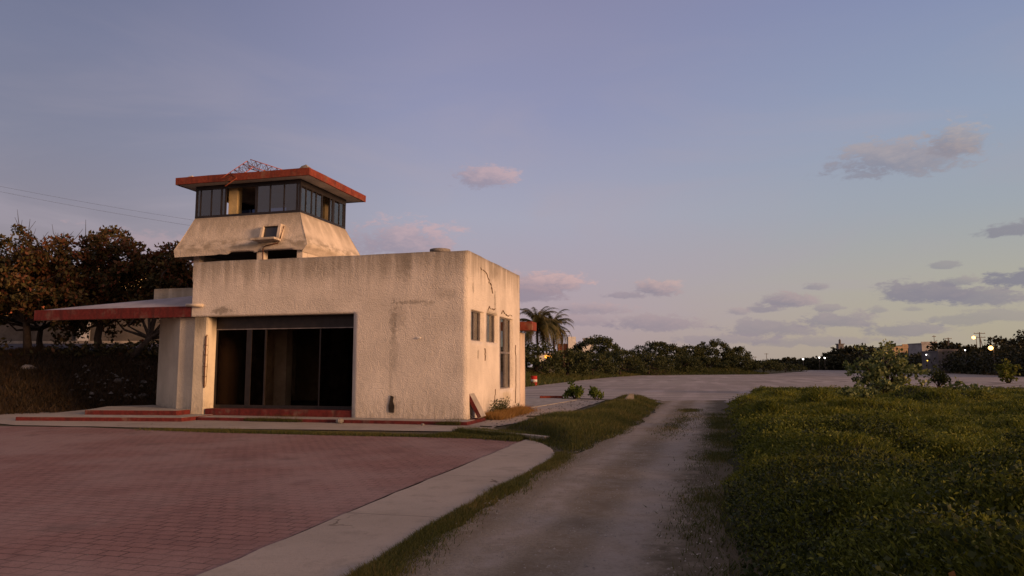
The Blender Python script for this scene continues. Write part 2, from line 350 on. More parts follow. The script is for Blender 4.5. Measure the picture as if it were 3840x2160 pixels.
M['slope'] = gravelmat('embankment_soil', (.050, .036, .026), (.036, .027, .020), (.065, .046, .033), dark=(.02, .015, .012))
M['street'] = gravelmat('street_asphalt', (.085, .08, .095), (.075, .07, .08), (.10, .09, .10), dark=(.05, .045, .05))
M['bank'] = gravelmat('turf_soil', (.035, .036, .016), (.030, .028, .013), (.05, .042, .02), dark=(.016, .016, .008))

m, t = newmat('runway_asphalt'); o = ocoord(t)
n = t.noise(o, .06, 5, .6); n1 = t.noise(t.scl(o, (.55, .05, 1)), 1.0, 5, .62); n2 = t.noise(o, 9, 4, .7); n4 = t.noise(t.scl(o, (.06, .5, 1)), 1.0, 4, .6)
rs = t.n.new('ShaderNodeTexWave'); rs.wave_type = 'RINGS'; rs.rings_direction = 'Z'; rs.inputs['Scale'].default_value = .11; rs.inputs['Distortion'].default_value = 2.0; rs.inputs['Detail'].default_value = 3
t.l.new(t.vm('ADD', o, (-10, -70, 0)), rs.inputs['Vector'])
col = t.mix(t.ss(n, .35, .65), (.27, .236, .205), (.35, .308, .272)); col = t.mix(t.ss(n1, .45, .7, 0, .8), col, (.45, .385, .355)); col = t.mix(t.ss(n4, .46, .66, 0, .65), col, (.18, .145, .135))
col = t.mix(t.ss(rs.outputs['Fac'], .55, .95, 0, .55), col, (.16, .13, .12)); col = t.mix(t.ss(n2, .5, .75, 0, .4), col, (.09, .075, .07))
finish(m, t, col, .92, n2, .6, .02, .15); M['runway'] = m

m, t = newmat('strip_concrete'); o = ocoord(t)
n = t.noise(o, .5, 5, .6); n2 = t.noise(o, 30, 4, .7); n3 = t.noise(o, 3, 5, .6); n4 = t.noise(o, 110, 2)
col = t.mix(t.ss(n, .35, .68), (.34, .285, .235), (.285, .24, .195)); col = t.mix(t.ss(n3, .5, .78, 0, .5), col, (.19, .16, .13))
col = t.mix(t.ss(n2, .5, .75, 0, .4), col, (.17, .145, .12)); col = t.mix(t.ss(n4, .55, .78, 0, .4), col, (.40, .35, .3))
X_, Y_, Z_ = t.xyz(o); jl = t.m('FRACT', t.m('ADD', t.m('DIVIDE', t.m('ADD', Y_, t.m('MULTIPLY', n3, .06)), 3.1), 20.35)); col = t.mix(t.m('MULTIPLY', t.m('LESS_THAN', jl, .0065), .7), col, (.09, .07, .055))
vc = t.n.new('ShaderNodeTexVoronoi'); vc.feature = 'DISTANCE_TO_EDGE'; vc.inputs['Scale'].default_value = .42
wn = t.node('ShaderNodeTexNoise', Scale=1.7, Detail=5.0); t.l.new(o, wn.inputs['Vector']); t.l.new(t.vm('ADD', o, t.scl(t.vm('SUBTRACT', wn.outputs['Color'], (.5, .5, .5)), (.9, .9, 0))), vc.inputs['Vector'])
col = t.mix(t.m('MULTIPLY', t.ss(vc.outputs['Distance'], .0075, .002), t.ss(n, .5, .6)), col, (.11, .085, .065)); col = t.mix(t.ss(t.noise(o, 1.1, 6, .7), .55, .72, 0, .45), col, (.16, .135, .105))
finish(m, t, col, .92, t.m('ADD', n2, t.m('MULTIPLY', n4, .5)), .5, .008, .15); M['strip'] = m

G_GRASS = [(0, (.018, .025, .006)), (.35, (.078, .096, .015)), (.7, (.160, .166, .023)), (1, (.17, .155, .030))]
M['grass'] = foliage('grass_blades', G_GRASS, .25)
M['grassweed'] = foliage('weed_leaves', [(0, (.022, .031, .008)), (.5, (.096, .115, .018)), (.9, (.172, .178, .030)), (1, (.15, .11, .028))], .25)
M['verge'] = foliage('verge_blades', [(0, (.032, .042, .012)), (.4, (.068, .078, .022)), (.75, (.12, .10, .035)), (1, (.18, .13, .055))], .25)
M['dry'] = foliage('dry_blades', [(0, (.12, .07, .025)), (.5, (.26, .14, .045)), (1, (.36, .23, .09))], .3)
M['almond'] = foliage('almond_leaves', [(0, (.026, .025, .013)), (.34, (.066, .056, .020)), (.58, (.105, .054, .024)), (.84, (.155, .048, .028)), (1, (.14, .11, .03))], .2)
M['seagrape'] = foliage('seagrape_leaves', [(0, (.020, .026, .010)), (.5, (.042, .050, .018)), (.85, (.066, .070, .024)), (1, (.09, .08, .03))], .18)
M['farleaf'] = foliage('far_leaves', [(0, (.016, .018, .011)), (.5, (.032, .033, .016)), (1, (.058, .050, .022))], .15)
M['shrub'] = foliage('shrub_leaves', [(0, (.046, .064, .026)), (.45, (.11, .14, .058)), (.8, (.22, .24, .095)), (1, (.36, .36, .16))], .25)
M['bright'] = foliage('bright_leaves', [(0, (.04, .06, .012)), (.6, (.10, .14, .022)), (1, (.20, .22, .05))], .3)
M['vine'] = foliage('vine_leaves', [(0, (.014, .020, .008)), (.5, (.030, .042, .013)), (.93, (.055, .062, .02)), (1, (.11, .055, .018))], .2)
M['brush'] = foliage('brush_blades', [(0, (.016, .011, .007)), (.5, (.036, .026, .014)), (.85, (.065, .036, .018)), (1, (.09, .065, .03))], .2)
M['palm'] = foliage('palm_leaves', [(0, (.045, .048, .018)), (.5, (.090, .080, .028)), (1, (.18, .12, .045))], .2)

# ---------------------------------------------------------------- setting: sheets
def sheet(name, pts, z, mat, label=None, jit=0.0, step=.35, cut=None):
    P = []; sd = len(name)
    for i in range(len(pts)):
        a, b = np.array(pts[i]), np.array(pts[(i+1) % len(pts)]); L = np.linalg.norm(b-a); n = max(1, int(L/step)) if jit else 1
        n = min(n, 160)
        for k in range(n):
            p = a + (b-a)*k/n
            if jit and k:
                nn = np.array([-(b-a)[1], (b-a)[0]])/max(L, 1e-6); p = p + nn*jit*3*float(vnoise(p[0], p[1], sd, 4, .9/max(jit*8, .3)))*min(1, k/3, (n-k)/3)
            P.append((float(p[0]), float(p[1]), z))
    b = MB(); b.quad(*P); o = b.build(name, mat); o['kind'] = 'structure'
    if label: o['label'] = label
    return o
sheet('ground', [(-2500, -2500), (2500, -2500), (2500, 2500), (-2500, 2500)], -.145, M['ground'])
sheet('runway', [(-8.1, 20), (-3, 19.5), (3, 17.2), (5.0, 14.2), (8.2, 14.5), (12, 20), (58, -60), (58, 116), (63.8, 191), (69, 320), (46, 350), (39.8, 233), (18.6, 143), (7, 134), (-5.3, 126), (-8.3, 95), (-8.6, 60)], -.136, M['runway'], jit=.18, step=.9)
sheet('gravel_track', [(4.5, -40), (7.25, -40), (7.25, -15), (7.3, -11), (7.75, -3.4), (7.8, 5), (8.15, 17.5), (4.9, 16.2), (5.2, 8), (5.2, 4.6), (5.0, -1.5), (4.75, -6), (4.3, -8.3), (4.5, -12)], -.122, M['road'], jit=.10, step=.3)
sheet('brick_plaza', [(-45, -40), (2.97, -40), (2.97, -16), (2.90, -12), (2.95, -4.55), (1.8, -4.48), (-5.6, -4.63), (-10.5, -3.97), (-13, -4.25), (-45, -5.5)], -.126, M['brick'])
strip = MB()
ring = [(2.975, -40), (4.28, -40), (4.26, -15.8), (4.17, -14), (4.25, -10), (4.33, -7.9), (4.15, -7.0), (3.86, -6.1), (3.6, -5.5), (3.3, -4.95), (3.1, -4.7), (2.975, -4.6)]
ring2 = []
for i in range(len(ring)):
    a, b2 = np.array(ring[i]), np.array(ring[(i+1) % len(ring)]); n = max(1, min(90, int(np.linalg.norm(b2-a)/.12)))
    for k in range(n):
        p = a+(b2-a)*k/n
        if k: p = p+RNG.normal(0, .012, 2)
        ring2.append(tuple(p))
strip.hull([(x, y, -.2) for x, y in ring2], [(x, y, -.112) for x, y in ring2]); so_ = strip.build('concrete_path', M['strip']); so_['kind'] = 'structure'
sheet('pavement', [(-19, -2.0), (-13, -3.9), (-8.4, -3.74), (-4, -3.3), (.7, -2.85), (2.2, -3.0), (1.3, -1.6), (1.2, -.9), (1.5, 0.2), (-19, 1.5)], -.119, M['strip'], jit=.03)
sheet('terrace', [(.6, -1.2), (1.25, -.9), (1.6, .8), (1.95, 2.6), (2.15, 5), (2.1, 9), (2.17, 15.9), (.5, 17), (-3.2, 19.6), (-3.2, 8), (-.2, 8), (-.2, -.5)], -.114, M['strip'], jit=.03)
up = MB(); up.hull([(-3, 8.1, -.2), (.05, 7.75, -.2), (.75, 15.6, -.2), (-3, 18.6, -.2)], [(-3, 8.1, -.085), (.05, 7.75, -.085), (.75, 15.6, -.085), (-3, 18.6, -.085)])
uo = up.build('terrace_step', M['concrete']); uo['kind'] = 'structure'

def gridmesh(name, fn, x0, x1, y0, y1, nx, ny, mat, keep=None):
    xs = np.linspace(x0, x1, nx); ys = np.linspace(y0, y1, ny); X, Y = np.meshgrid(xs, ys); V = fn(X, Y).reshape(-1, 3)
    i = np.arange(nx-1)[None, :] + nx*np.arange(ny-1)[:, None]; F = np.stack([i, i+1, i+nx+1, i+nx], -1).reshape(-1, 4)
    if keep is not None:
        c = V[F].mean(1); F = F[keep(c)]
    o = np_mesh(name, V, F, mat, smooth=True); o['kind'] = 'structure'; return o

# grass bank right of the track
BANK = np.array([(7.15, -24), (7.25, -15), (7.2, -11), (7.65, -4), (7.6, 5), (7.95, 13.5), (9.4, 24), (10.3, 35), (18, 38), (28, 37), (42, 36), (60, 30), (60, -24)])
def inside_dist(x, y, poly):
    x = np.asarray(x, float); y = np.asarray(y, float); ins = np.zeros(x.shape, bool); dm = np.full(x.shape, 1e9)
    for i in range(len(poly)):
        (ax, ay), (bx, by) = poly[i], poly[(i+1) % len(poly)]
        c = ((ay > y) != (by > y)) & (x < (bx-ax)*(y-ay)/((by-ay) if by != ay else 1e-9)+ax); ins ^= c
        L2 = (bx-ax)**2+(by-ay)**2; tt = np.clip(((x-ax)*(bx-ax)+(y-ay)*(by-ay))/L2, 0, 1)
        dm = np.minimum(dm, np.hypot(x-ax-tt*(bx-ax), y-ay-tt*(by-ay)))
    return np.where(ins, dm, -dm)
def bank_h(x, y):
    dd = inside_dist(x, y, BANK) + .35*vnoise(x, y, 11, 3, .9)
    env = sstep(dd, -.1, 1.15); dep = -.254*(np.asarray(x)-7.1)+.967*(np.asarray(y)+21.544)
    lump = .34 + .30*vnoise(x, y, 5, 3, .8) + .62*np.abs(vnoise(x, y, 6, 2, 1.15))
    return -.19 + env*lump*(1-.72*sstep(dep, 27, 41))
gridmesh('grass_bank', lambda X, Y: np.stack([X, Y, bank_h(X, Y)], -1), 6.6, 46, -24, 39, 230, 360, M['bank'])
# embankment on the left carrying a street
def emb(lat, dep):
    toe = 27.0 + np.clip((lat+19)*.9, -3, 8); r = sstep(dep, toe, 35.5)
    z = -.2 + 2.5*r + .16*vnoise(lat, dep, 21, 4, .9)*np.clip(r*3, 0, 1)
    return z
def emb_pts(L, D):
    z = emb(L, D); P = np.array(site(0, 0)); vx, vy = L+1.391, D-22.641
    return np.stack([vx*CY-vy*SY, vx*SY+vy*CY, z], -1)
gridmesh('embankment', emb_pts, -70, -12.6, 22, 36, 150, 60, M['slope'])
def strip4(name, a, b, mat):
    o = MB().quad(*a, *b).build(name, mat); o['kind'] = 'structure'; return o
strip4('street', (site(-80, 35.6, 2.30), site(-11, 35.6, 2.30)), (site(-11, 44, 3.05), site(-80, 44, 3.05)), M['street'])
k = MB()
a, b_, c_, d_ = site(-80, 44.0), site(-11, 44.0), site(-11, 44.5), site(-80, 44.5)
k.hull([(*p[:2], 2.4) for p in (a, b_, c_, d_)], [(*p[:2], 3.2) for p in (a, b_, c_, d_)]); ko = k.build('street_kerb', M['concrete']); ko['kind'] = 'structure'
gridmesh('upper_ground', lambda L, D: np.stack([(L+1.391)*CY-(D-22.641)*SY, (L+1.391)*SY+(D-22.641)*CY, 3.1+0*L], -1), -120, -11, 44.5, 130, 3, 3, M['slope'])
# grassy bank along the far left side of the runway
def lbank(X, Y):
    dd = np.where(Y < 95, -8.0-X, 0) ; edge = np.interp(Y, [18, 60, 95, 126, 134, 143, 233, 345], [-8.3, -8.7, -8.5, -5.5, 7, 18.6, 39.8, 46])
    dd = edge - X + .5*vnoise(X, Y, 31, 3, .5)
    return np.stack([X, Y, -.2 + 1.2*sstep(dd, 0, 7) + .12*sstep(dd, .5, 2)*vnoise(X, Y, 32, 3, .9)], -1)
gridmesh('left_bank', lbank, -60, 46, 22, 345, 130, 150, M['bank'])

# ---------------------------------------------------------------- the building
B = empty('airfield_building', (0, 0, 0), 'abandoned cream stucco airfield building with red-trimmed control tower on its roof', 'building')
def panel(name, path, zb, zt, holes, mat, parent, th=.45, step=.16, jit=.007, topjit=.018):
    P = [np.array(p, float) for p in path]; L = [0]
    for i in range(1, len(P)): L.append(L[-1]+np.linalg.norm(P[i]-P[i-1]))
    us = set(np.round(L, 4)); zs = {zb, zt}
    for (a, b, c, d) in holes: us |= {a, b}; zs |= {c, d}
    def fill(s):
        s = sorted(s); out = [s[0]]
        for a, b in zip(s, s[1:]):
            if b-a < 1e-4: continue
            n = max(1, int(round((b-a)/step))); out += [a+(b-a)*k/n for k in range(1, n+1)]
        return out
    us, zs = fill(us), fill(zs); nu, nz = len(us), len(zs)
    def pos(u, inner):
        i = 0
        while i < len(L)-2 and u > L[i+1]+1e-6: i += 1
        dr = (P[i+1]-P[i])/np.linalg.norm(P[i+1]-P[i]); p = P[i]+dr*(u-L[i])
        nin = np.array([-dr[1], dr[0]])
        if not inner: return p, nin
        q = p+nin*th
        if len(P) > 2: q = np.array([min(q[0], P[1][0]-th), max(q[1], P[1][1]+th)])
        return q, nin
    V = []; F = []; idx = {}
    corner = set(np.round(L, 4))
    def vid(i, j, inner):
        k = (i, j, inner)
        if k not in idx:
            q, nin = pos(us[i], inner); z = zs[j]
            if not inner:
                w = jit*float(vnoise(us[i], z, 3, 4, 2.2)) + .012*float(vnoise(us[i], z, 9, 2, .5)); q = q+nin*w
                if min(abs(us[i]-c) for c in corner) < .01 and 0 < us[i] < L[-1]: q = q + np.array([-1, 1])*(.012+.02*abs(float(vnoise(z, 0, 8, 4, 3))))
            if j == nz-1: z = z + topjit*float(vnoise(us[i], 0, 4, 4, 1.6)) - (.02 if not inner else 0)
            if us[i] in (0, L[-1]) and not inner: pass
            idx[k] = len(V); V.append((q[0], q[1], z))
        return idx[k]
    keep = np.ones((nu-1, nz-1), bool)
    for i in range(nu-1):
        for j in range(nz-1):
            um, zm = (us[i]+us[i+1])/2, (zs[j]+zs[j+1])/2
            if any(a < um < b and c < zm < d for a, b, c, d in holes): keep[i, j] = False
    for i in range(nu-1):
        for j in range(nz-1):
            if not keep[i, j]: continue
            F.append((vid(i, j, 0), vid(i+1, j, 0), vid(i+1, j+1, 0), vid(i, j+1, 0)))
            F.append((vid(i, j, 1), vid(i, j+1, 1), vid(i+1, j+1, 1), vid(i+1, j, 1)))
            for (di, dj, e1, e2) in ((-1, 0, (i, j+1), (i, j)), (1, 0, (i+1, j), (i+1, j+1)), (0, -1, (i, j), (i+1, j)), (0, 1, (i+1, j+1), (i, j+1))):
                a, b = i+di, j+dj
                if not (0 <= a < nu-1 and 0 <= b < nz-1) or not keep[a, b]:
                    F.append((vid(*e1, 0), vid(*e1, 1), vid(*e2, 1), vid(*e2, 0)))
    return np_mesh(name, V, F, mat, parent)
W0 = 10.09
holes = [(-.01, W0-3.90, -.3, 3.35), (W0+.36, W0+1.71, 2.43, 3.42), (W0+2.06, W0+3.44, 2.43, 3.44), (W0+3.74, W0+5.60, .79, 3.42)]
wall = panel('outer_wall', [(-W0, 0), (0, 0), (0, 6.7)], -.2, 5.28, holes, M['wall'], B)
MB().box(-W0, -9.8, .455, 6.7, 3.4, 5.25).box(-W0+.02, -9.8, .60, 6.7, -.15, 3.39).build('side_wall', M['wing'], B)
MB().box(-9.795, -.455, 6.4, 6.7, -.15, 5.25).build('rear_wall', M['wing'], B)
rf = MB().box(-9.79, -.46, .46, 6.39, 4.85, 5.02).build('roof_slab', M['canopytop'], B)
v = MB(); v.lathe([(.52, 5.0), (.50, 5.2), (.36, 5.42), (.30, 5.44)], 18, (-1.45, 1.4)); v.lathe([(.30, 5.45), (.36, 5.46), (.37, 5.54), (.33, 5.57)], 10, (-1.45, 1.4)); v.build('roof_vent', M['stone'], rf)
# pillar beside the doorway, with a spalled edge
def pillar():
    b = MB(); zs = np.linspace(-.16, 3.345, 26); prof = []
    for z in zs:
        j = .012*float(vnoise(z, 1, 41, 4, 2)); w = -.05*max(0, 1-abs(z+.05)/.35)
        prof.append([(-9.97+w*.6+j*.3, .035), (-9.52+j, .035), (-9.475+j, .075), (-9.475+j, .59), (-9.97, .59)])
    for k in range(len(zs)-1):
        n = 5; a = len(b.v); b.v += [(*p, zs[k]) for p in prof[k]] + [(*p, zs[k+1]) for p in prof[k+1]]
        for i in range(n): b.f.append((a+i, a+(i+1) % n, a+n+(i+1) % n, a+n+i)); b.sm.append(False)
    return b.build('pillar', M['pillar'], B)
pl = pillar()
sp = MB(); zz = np.linspace(.95, 2.72, 22); L_ = []; R_ = []
for i, z in enumerate(zz):
    w = .055*math.sin(math.pi*i/21)**.5 + .012*RNG.normal(); L_.append((-9.535-w, .029, z)); R_.append((-9.47+.0035, .085+w, z))
mid = [(-9.50, .047, z) for z in zz]
for i in range(21):
    sp.quad(L_[i], mid[i], mid[i+1], L_[i+1]); sp.quad(mid[i], R_[i], R_[i+1], mid[i+1])
sp.build('spalled_patch', plain('spalled_core', (.20, .12, .06), .95, .35, 8, .8), pl)
rb = MB(); rb.tube([(-9.494, .034, .90), (-9.499, .026, 1.5), (-9.492, .026, 2.2), (-9.497, .034, 2.68)], .021, 6)
for z in (1.28, 1.62, 2.02, 2.36): rb.tube([(-9.57, .024, z), (-9.51, .018, z+.01), (-9.475, .05, z), (-9.464, .10, z)], .009, 5)
rb.build('rusty_rebar', M['rust'], pl)
# doorway: red sill, dark glazed front set back, room behind
MB().box(-9.42, -3.86, .03, .95, -.15, .20).build('door_sill', M['red'], B, .02)
door = MB()
door.box(-9.46, -3.9, .53, .60, .202, .31).box(-9.46, -3.9, .53, .60, 3.27, 3.345)
mx = [-9.43, -8.14, -7.50, -5.40, -3.93]; mw = [.03, .10, .022, .022, .03]
for x, w in zip(mx, mw): door.box(x-w, x+w, .532, .598, .312, 2.90)
dfr = door.build('door_frame', M['frame'], B)
MB().box(-9.46, -3.9, .525, .61, 2.935, 3.268).build('header_panel', M['frame'], dfr); MB().box(-9.46, -3.9, .515, .60, 2.903, 2.932).build('transom_bar', M['greyframe'], dfr)
for i in range(4):
    if i == 2: continue                                              # this bay stands open
    MB().box(mx[i]+mw[i]-.006, mx[i+1]-mw[i+1]+.006, .560, .566, .305, 2.905).build('pane', M['glass'], dfr)
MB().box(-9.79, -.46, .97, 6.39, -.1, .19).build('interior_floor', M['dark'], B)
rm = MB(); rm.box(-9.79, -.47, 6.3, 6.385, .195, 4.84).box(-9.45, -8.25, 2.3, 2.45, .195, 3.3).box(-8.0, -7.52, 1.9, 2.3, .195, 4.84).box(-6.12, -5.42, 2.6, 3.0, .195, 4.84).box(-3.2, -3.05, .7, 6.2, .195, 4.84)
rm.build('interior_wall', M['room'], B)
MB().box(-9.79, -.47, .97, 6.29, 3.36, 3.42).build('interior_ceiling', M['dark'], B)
# windows in the sunlit side
def window(y0, y1, z0, z1, mull, trans=None, lab=None):
    f = MB(); x0, x1 = -.19, -.12; w = .045
    f.box(x0, x1, y0+.003, y0+w, z0+.003, z1-.003).box(x0, x1, y1-w, y1-.003, z0+.003, z1-.003).box(x0, x1, y0+w, y1-w, z0+.003, z0+w).box(x0, x1, y0+w, y1-w, z1-w, z1-.003)
    ys = [y0+w]+[y0+(y1-y0)*q for q in mull]+[y1-w]
    for y in ys[1:-1]: f.box(x0+.003, x1-.003, y-.03, y+.03, z0+w, z1-w)
    zs = [z0+w]+([trans] if trans else [])+[z1-w]
    o = f.build('window', M['greyframe'], B)
    if lab: o['label'] = lab
    if trans:
        tb = MB()
        for a, b in zip(ys, ys[1:]): tb.box(x0+.006, x1+.01, a+.031 if a != ys[0] else a, b-.031 if b != ys[-1] else b, trans-.035, trans+.035)
        tb.build('transom_bar', M['greyframe'], o)
    for i in range(len(ys)-1):
        for j in range(len(zs)-1):
            MB().box(-.160-.012*(i % 2), -.155-.012*(i % 2), ys[i]-.01, ys[i+1]+.01, zs[j]-.01, zs[j+1]+.01).build('pane', M['litglass'] if i % 2 else M['cabglass'], o)
    return o
window(.36, 1.71, 2.43, 3.42, (.5,)); window(2.06, 3.44, 2.43, 3.44, (.36,)); window(3.74, 5.60, .79, 3.42, (.28, .62), 2.12, 'tall window reaching nearly to the ground')
# cracks and broken plaster
def crack(pts, w, front=False, seed=0):
    r = np.random.default_rng(seed); Q = []
    for (a, b) in zip(pts, pts[1:]):
        for k in range(6): Q.append(np.array(a)+(np.array(b)-np.array(a))*k/6+r.normal(0, .026, 2))
    w *= .32; Q.append(np.array(pts[-1])); c = MB(); n = len(Q); up_ = []; dn = []
    for i, q in enumerate(Q):
        t_ = Q[min(i+1, n-1)]-Q[max(i-1, 0)]; t_ = t_/np.linalg.norm(t_); nn = np.array([-t_[1], t_[0]]); ww = w*math.sin(math.pi*(i+.4)/(n+.2))*r.uniform(.5, 1.3)
        up_.append(q+nn*ww); dn.append(q-nn*ww)
    P3 = (lambda q: (q[0], -.030, q[1])) if front else (lambda q: (.030, q[0], q[1]))
    I3 = (lambda q: (q[0], .02, q[1])) if front else (lambda q: (-.02, q[0], q[1]))
    for i in range(n-1):
        c.quad(P3(dn[i]), P3(dn[i+1]), P3(up_[i+1]), P3(up_[i])); c.quad(P3(up_[i]), P3(up_[i+1]), I3(up_[i+1]), I3(up_[i])); c.quad(I3(dn[i]), I3(dn[i+1]), P3(dn[i+1]), P3(dn[i]))
    c.build('crack', M['crack'], wall)
crack([(1.3, 4.86), (2.0, 4.78), (2.35, 4.52), (2.6, 4.40)], .018, seed=1); crack([(2.6, 4.40), (2.75, 4.15)], .010, seed=2)
crack([(2.1, 3.54), (2.5, 3.62), (2.9, 3.58), (3.1, 3.66)], .012, seed=3); crack([(3.9, 3.52), (4.1, 3.62), (4.6, 3.55), (5.4, 3.53)], .016, seed=4)
crack([(1.85, 2.25), (1.86, 1.8)], .010, seed=5); crack([(5.95, 2.4), (6.0, 1.2), (5.9, .2)], .008, seed=6); crack([(3.1, .9), (3.0, .4), (3.2, .1)], .012, seed=13)
pass
h = MB(); hp = [(-2.60, .18), (-2.44, .16), (-2.42, .36), (-2.47, .52), (-2.45, .66), (-2.55, .70), (-2.58, .50), (-2.62, .38)]
h.hull([(x, .03, z) for x, z in reversed(hp)], [(x, -.026, z) for x, z in reversed(hp)]); h.build('broken_hole', M['dark'], wall)
MB().box(-1.67, -1.56, -.05, 0, 2.49, 2.545).build('junction_box', M['white'], wall, .004)
# left wing: canopy on a recessed wall
cn = MB(); cn.hull([(-16.93, .06, 3.38), (-10.1, .06, 3.38), (-10.1, 2.49, 3.62), (-17.2, 2.49, 3.62)], [(-16.95, .06, 3.71), (-10.1, .06, 3.71), (-10.1, 2.49, 4.47), (-17.3, 2.49, 4.09)])
can = cn.build('canopy', M['canopytop'], B)
MB().box(-16.97, -10.1, 0, .055, 3.34, 3.725).build('fascia', M['red'], can, .012)
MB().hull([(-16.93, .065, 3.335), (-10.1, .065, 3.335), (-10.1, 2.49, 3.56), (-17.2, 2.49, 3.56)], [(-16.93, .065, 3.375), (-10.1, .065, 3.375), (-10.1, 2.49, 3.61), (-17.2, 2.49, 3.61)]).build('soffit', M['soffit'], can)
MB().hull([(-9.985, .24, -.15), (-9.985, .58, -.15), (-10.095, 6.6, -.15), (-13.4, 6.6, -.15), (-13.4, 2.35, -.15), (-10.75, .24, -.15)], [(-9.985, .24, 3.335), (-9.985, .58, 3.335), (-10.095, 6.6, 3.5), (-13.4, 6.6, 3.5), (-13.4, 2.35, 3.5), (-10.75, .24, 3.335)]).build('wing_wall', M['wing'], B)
MB().box(-13.9, -10.1, 2.5, 6.6, 3.65, 4.69).build('wing_parapet', M['wing'], B, .03)
def step(poly, z0, z1):
    s_ = MB().hull([(x, y, z0) for x, y in poly], [(x, y, z1) for x, y in poly]).build('entrance_step', M['red'], B, .02)
    c = np.mean(poly, 0); q = [tuple(c+(np.array(p)-c)*.985) for p in poly]
    MB().hull([(x, y, z1-.01) for x, y in q], [(x, y, z1+.006) for x, y in q]).build('tread', M['concrete'], s_)
step([(-14.7, -2.45), (-9.05, -1.55), (-9.05, -.92), (-9.05, .23), (-10.8, .23), (-13.4, 2.3), (-15.8, 1.4)], -.2, 0.0)
step([(-13.35, -1.05), (-10.0, -.65), (-10.0, .03), (-10.8, .22), (-13.42, 2.28), (-14.4, 1.0)], -.01, .16)
kp = MB().hull([(-9.0, -.9, -.2), (.32, -.9, -.2), (.32, .95, -.2), (-9.0, .95, -.2)], [(-9.0, -.9, -.02), (.30, -.9, -.02), (.30, .95, -.02), (-9.0, .95, -.02)]).build('plinth', M['red'], B, .02)
MB().box(-8.97, .26, -.87, -.04, -.03, -.012).build('plinth_top', M['concrete'], kp)
MB().tube([(-10.25, -.10, 3.755), (-9.62, -.06, 3.735)], .055, 12).build('drain_pipe', M['pvc'], B)
# lower wing continuing behind the right side, with a red slab canopy
panel('rear_wing_wall', [(-.05, 6.71), (-.05, 7.75)], -.2, 3.0, [], stucco('rear_wing_plaster', (.60, .48, .38), 3.4, .8, False, True, .6), B, th=.3)
rc = MB().box(-2.2, .50, 6.72, 7.55, 3.05, 3.40).build('rear_canopy', M['redroof'], B, .015); rc['label'] = 'red slab canopy jutting from the back of the sunlit side'
MB().box(.0, .22, 5.95, 7.6, -.16, -.015).build('plinth', M['red'], B, .02)
# control tower
TP, TK, TB_ = (-12.15, -7.5, 2.5, 6.1, 7.43), (-12.64, -6.86, 2.0, 6.62, 6.10), (-12.62, -7.10, 2.04, 6.5, 5.84)
def tower_base():
    V = []; F = []
    def ring(t_): x0, x1, y0, y1, z = t_; return [np.array((x0, y0, z)), np.array((x1, y0, z)), np.array((x1, y1, z)), np.array((x0, y1, z))]
    r0, r1, r2 = ring(TP), ring(TK), ring(TB_)
    for s_ in range(4):
        n = 44; rows = []
        lev = [(r0, r0, 0)] + [(r0, r1, q/7) for q in range(1, 8)] + [(r1, r2, q/3) for q in range(1, 4)]
        for (ra, rb2, q) in lev:
            row = []
            for i in range(n+1):
                a = ra[s_]*(1-q)+rb2[s_]*q; b = ra[(s_+1) % 4]*(1-q)+rb2[(s_+1) % 4]*q; p = a+(b-a)*i/n
                inn = np.array([(0, 1), (-1, 0), (0, -1), (1, 0)][s_])
                if ra is r0 and q not in (0,): p = p + np.array([*(inn*(.02*math.sin(math.pi*q))), 0])        # slightly hollow flare
                p[:2] += inn*(.007*float(vnoise(i/n*4.5, p[2], 50+s_, 4, 1.6)))*(0 < i < n)
                if rb2 is r2 and q == 1 and s_ == 0:
                    u = i/n; p[2] += max(0, .13*float(vnoise(u*6, 0, 55, 4, 2.0)))*(u > .25) + (.17 if .45 < u < .62 or .67 < u < .93 else .05*u)
                row.append(len(V)); V.append(p.copy())
            rows.append(row)
        for a, b in zip(rows, rows[1:]):
            for i in range(n): F.append((a[i], b[i], b[i+1], a[i+1]))
    return np_mesh('tower_base', V, F, M['tower'], B)
tb = tower_base()
MB().box(-12.55, -7.0, 2.06, 6.55, 6.12, 6.2).build('tower_underside', M['dark'], tb)  # shade under the tower is put into this near-black colour
for c_ in ((-9.04, -8.77, 2.12, 2.42), (-7.36, -7.13, 2.14, 2.5), (-12.2, -11.95, 2.6, 2.9)): MB().box(*c_, 4.95, 6.118).build('tower_column', M['tower'], B)
MB().box(-7.30, -7.12, 2.505, 6.5, 4.95, 6.118).box(-12.3, -7.31, 5.9, 6.1, 4.6, 6.118).build('tower_lower_wall', M['tower'], B)
# small window box on the flare
tw = MB(); x0, x1, yf = -8.86, -8.00, 1.92
tw.hull([(x0, yf, 6.36), (x0+.10, yf, 6.36), (x0+.10, 2.35, 6.36), (x0, 2.35, 6.36)], [(x0+.04, yf+.13, 6.93), (x0+.12, yf+.13, 6.93), (x0+.12, 2.5, 6.93), (x0+.04, 2.5, 6.93)])
tw.hull([(x1-.12, yf, 6.36), (x1, yf, 6.36), (x1, 2.35, 6.36), (x1-.12, 2.35, 6.36)], [(x1-.12, yf+.13, 6.93), (x1-.02, yf+.13, 6.93), (x1-.02, 2.5, 6.93), (x1-.12, 2.5, 6.93)])
tw.box(x0+.125, x1-.125, yf+.13, 2.45, 6.86, 6.93)
twf = tw.build('tower_window', M['tower'], B)
MB().quad((x0+.09, yf+.13, 6.37), (x1-.11, yf+.13, 6.37), (x1-.11, yf+.22, 6.88), (x0+.09, yf+.22, 6.88)).build('pane', M['winpane'], twf)
MB().box(-8.98, -7.98, 1.58, 2.05, 6.27, 6.355).build('ledge', M['tower'], twf, .01)
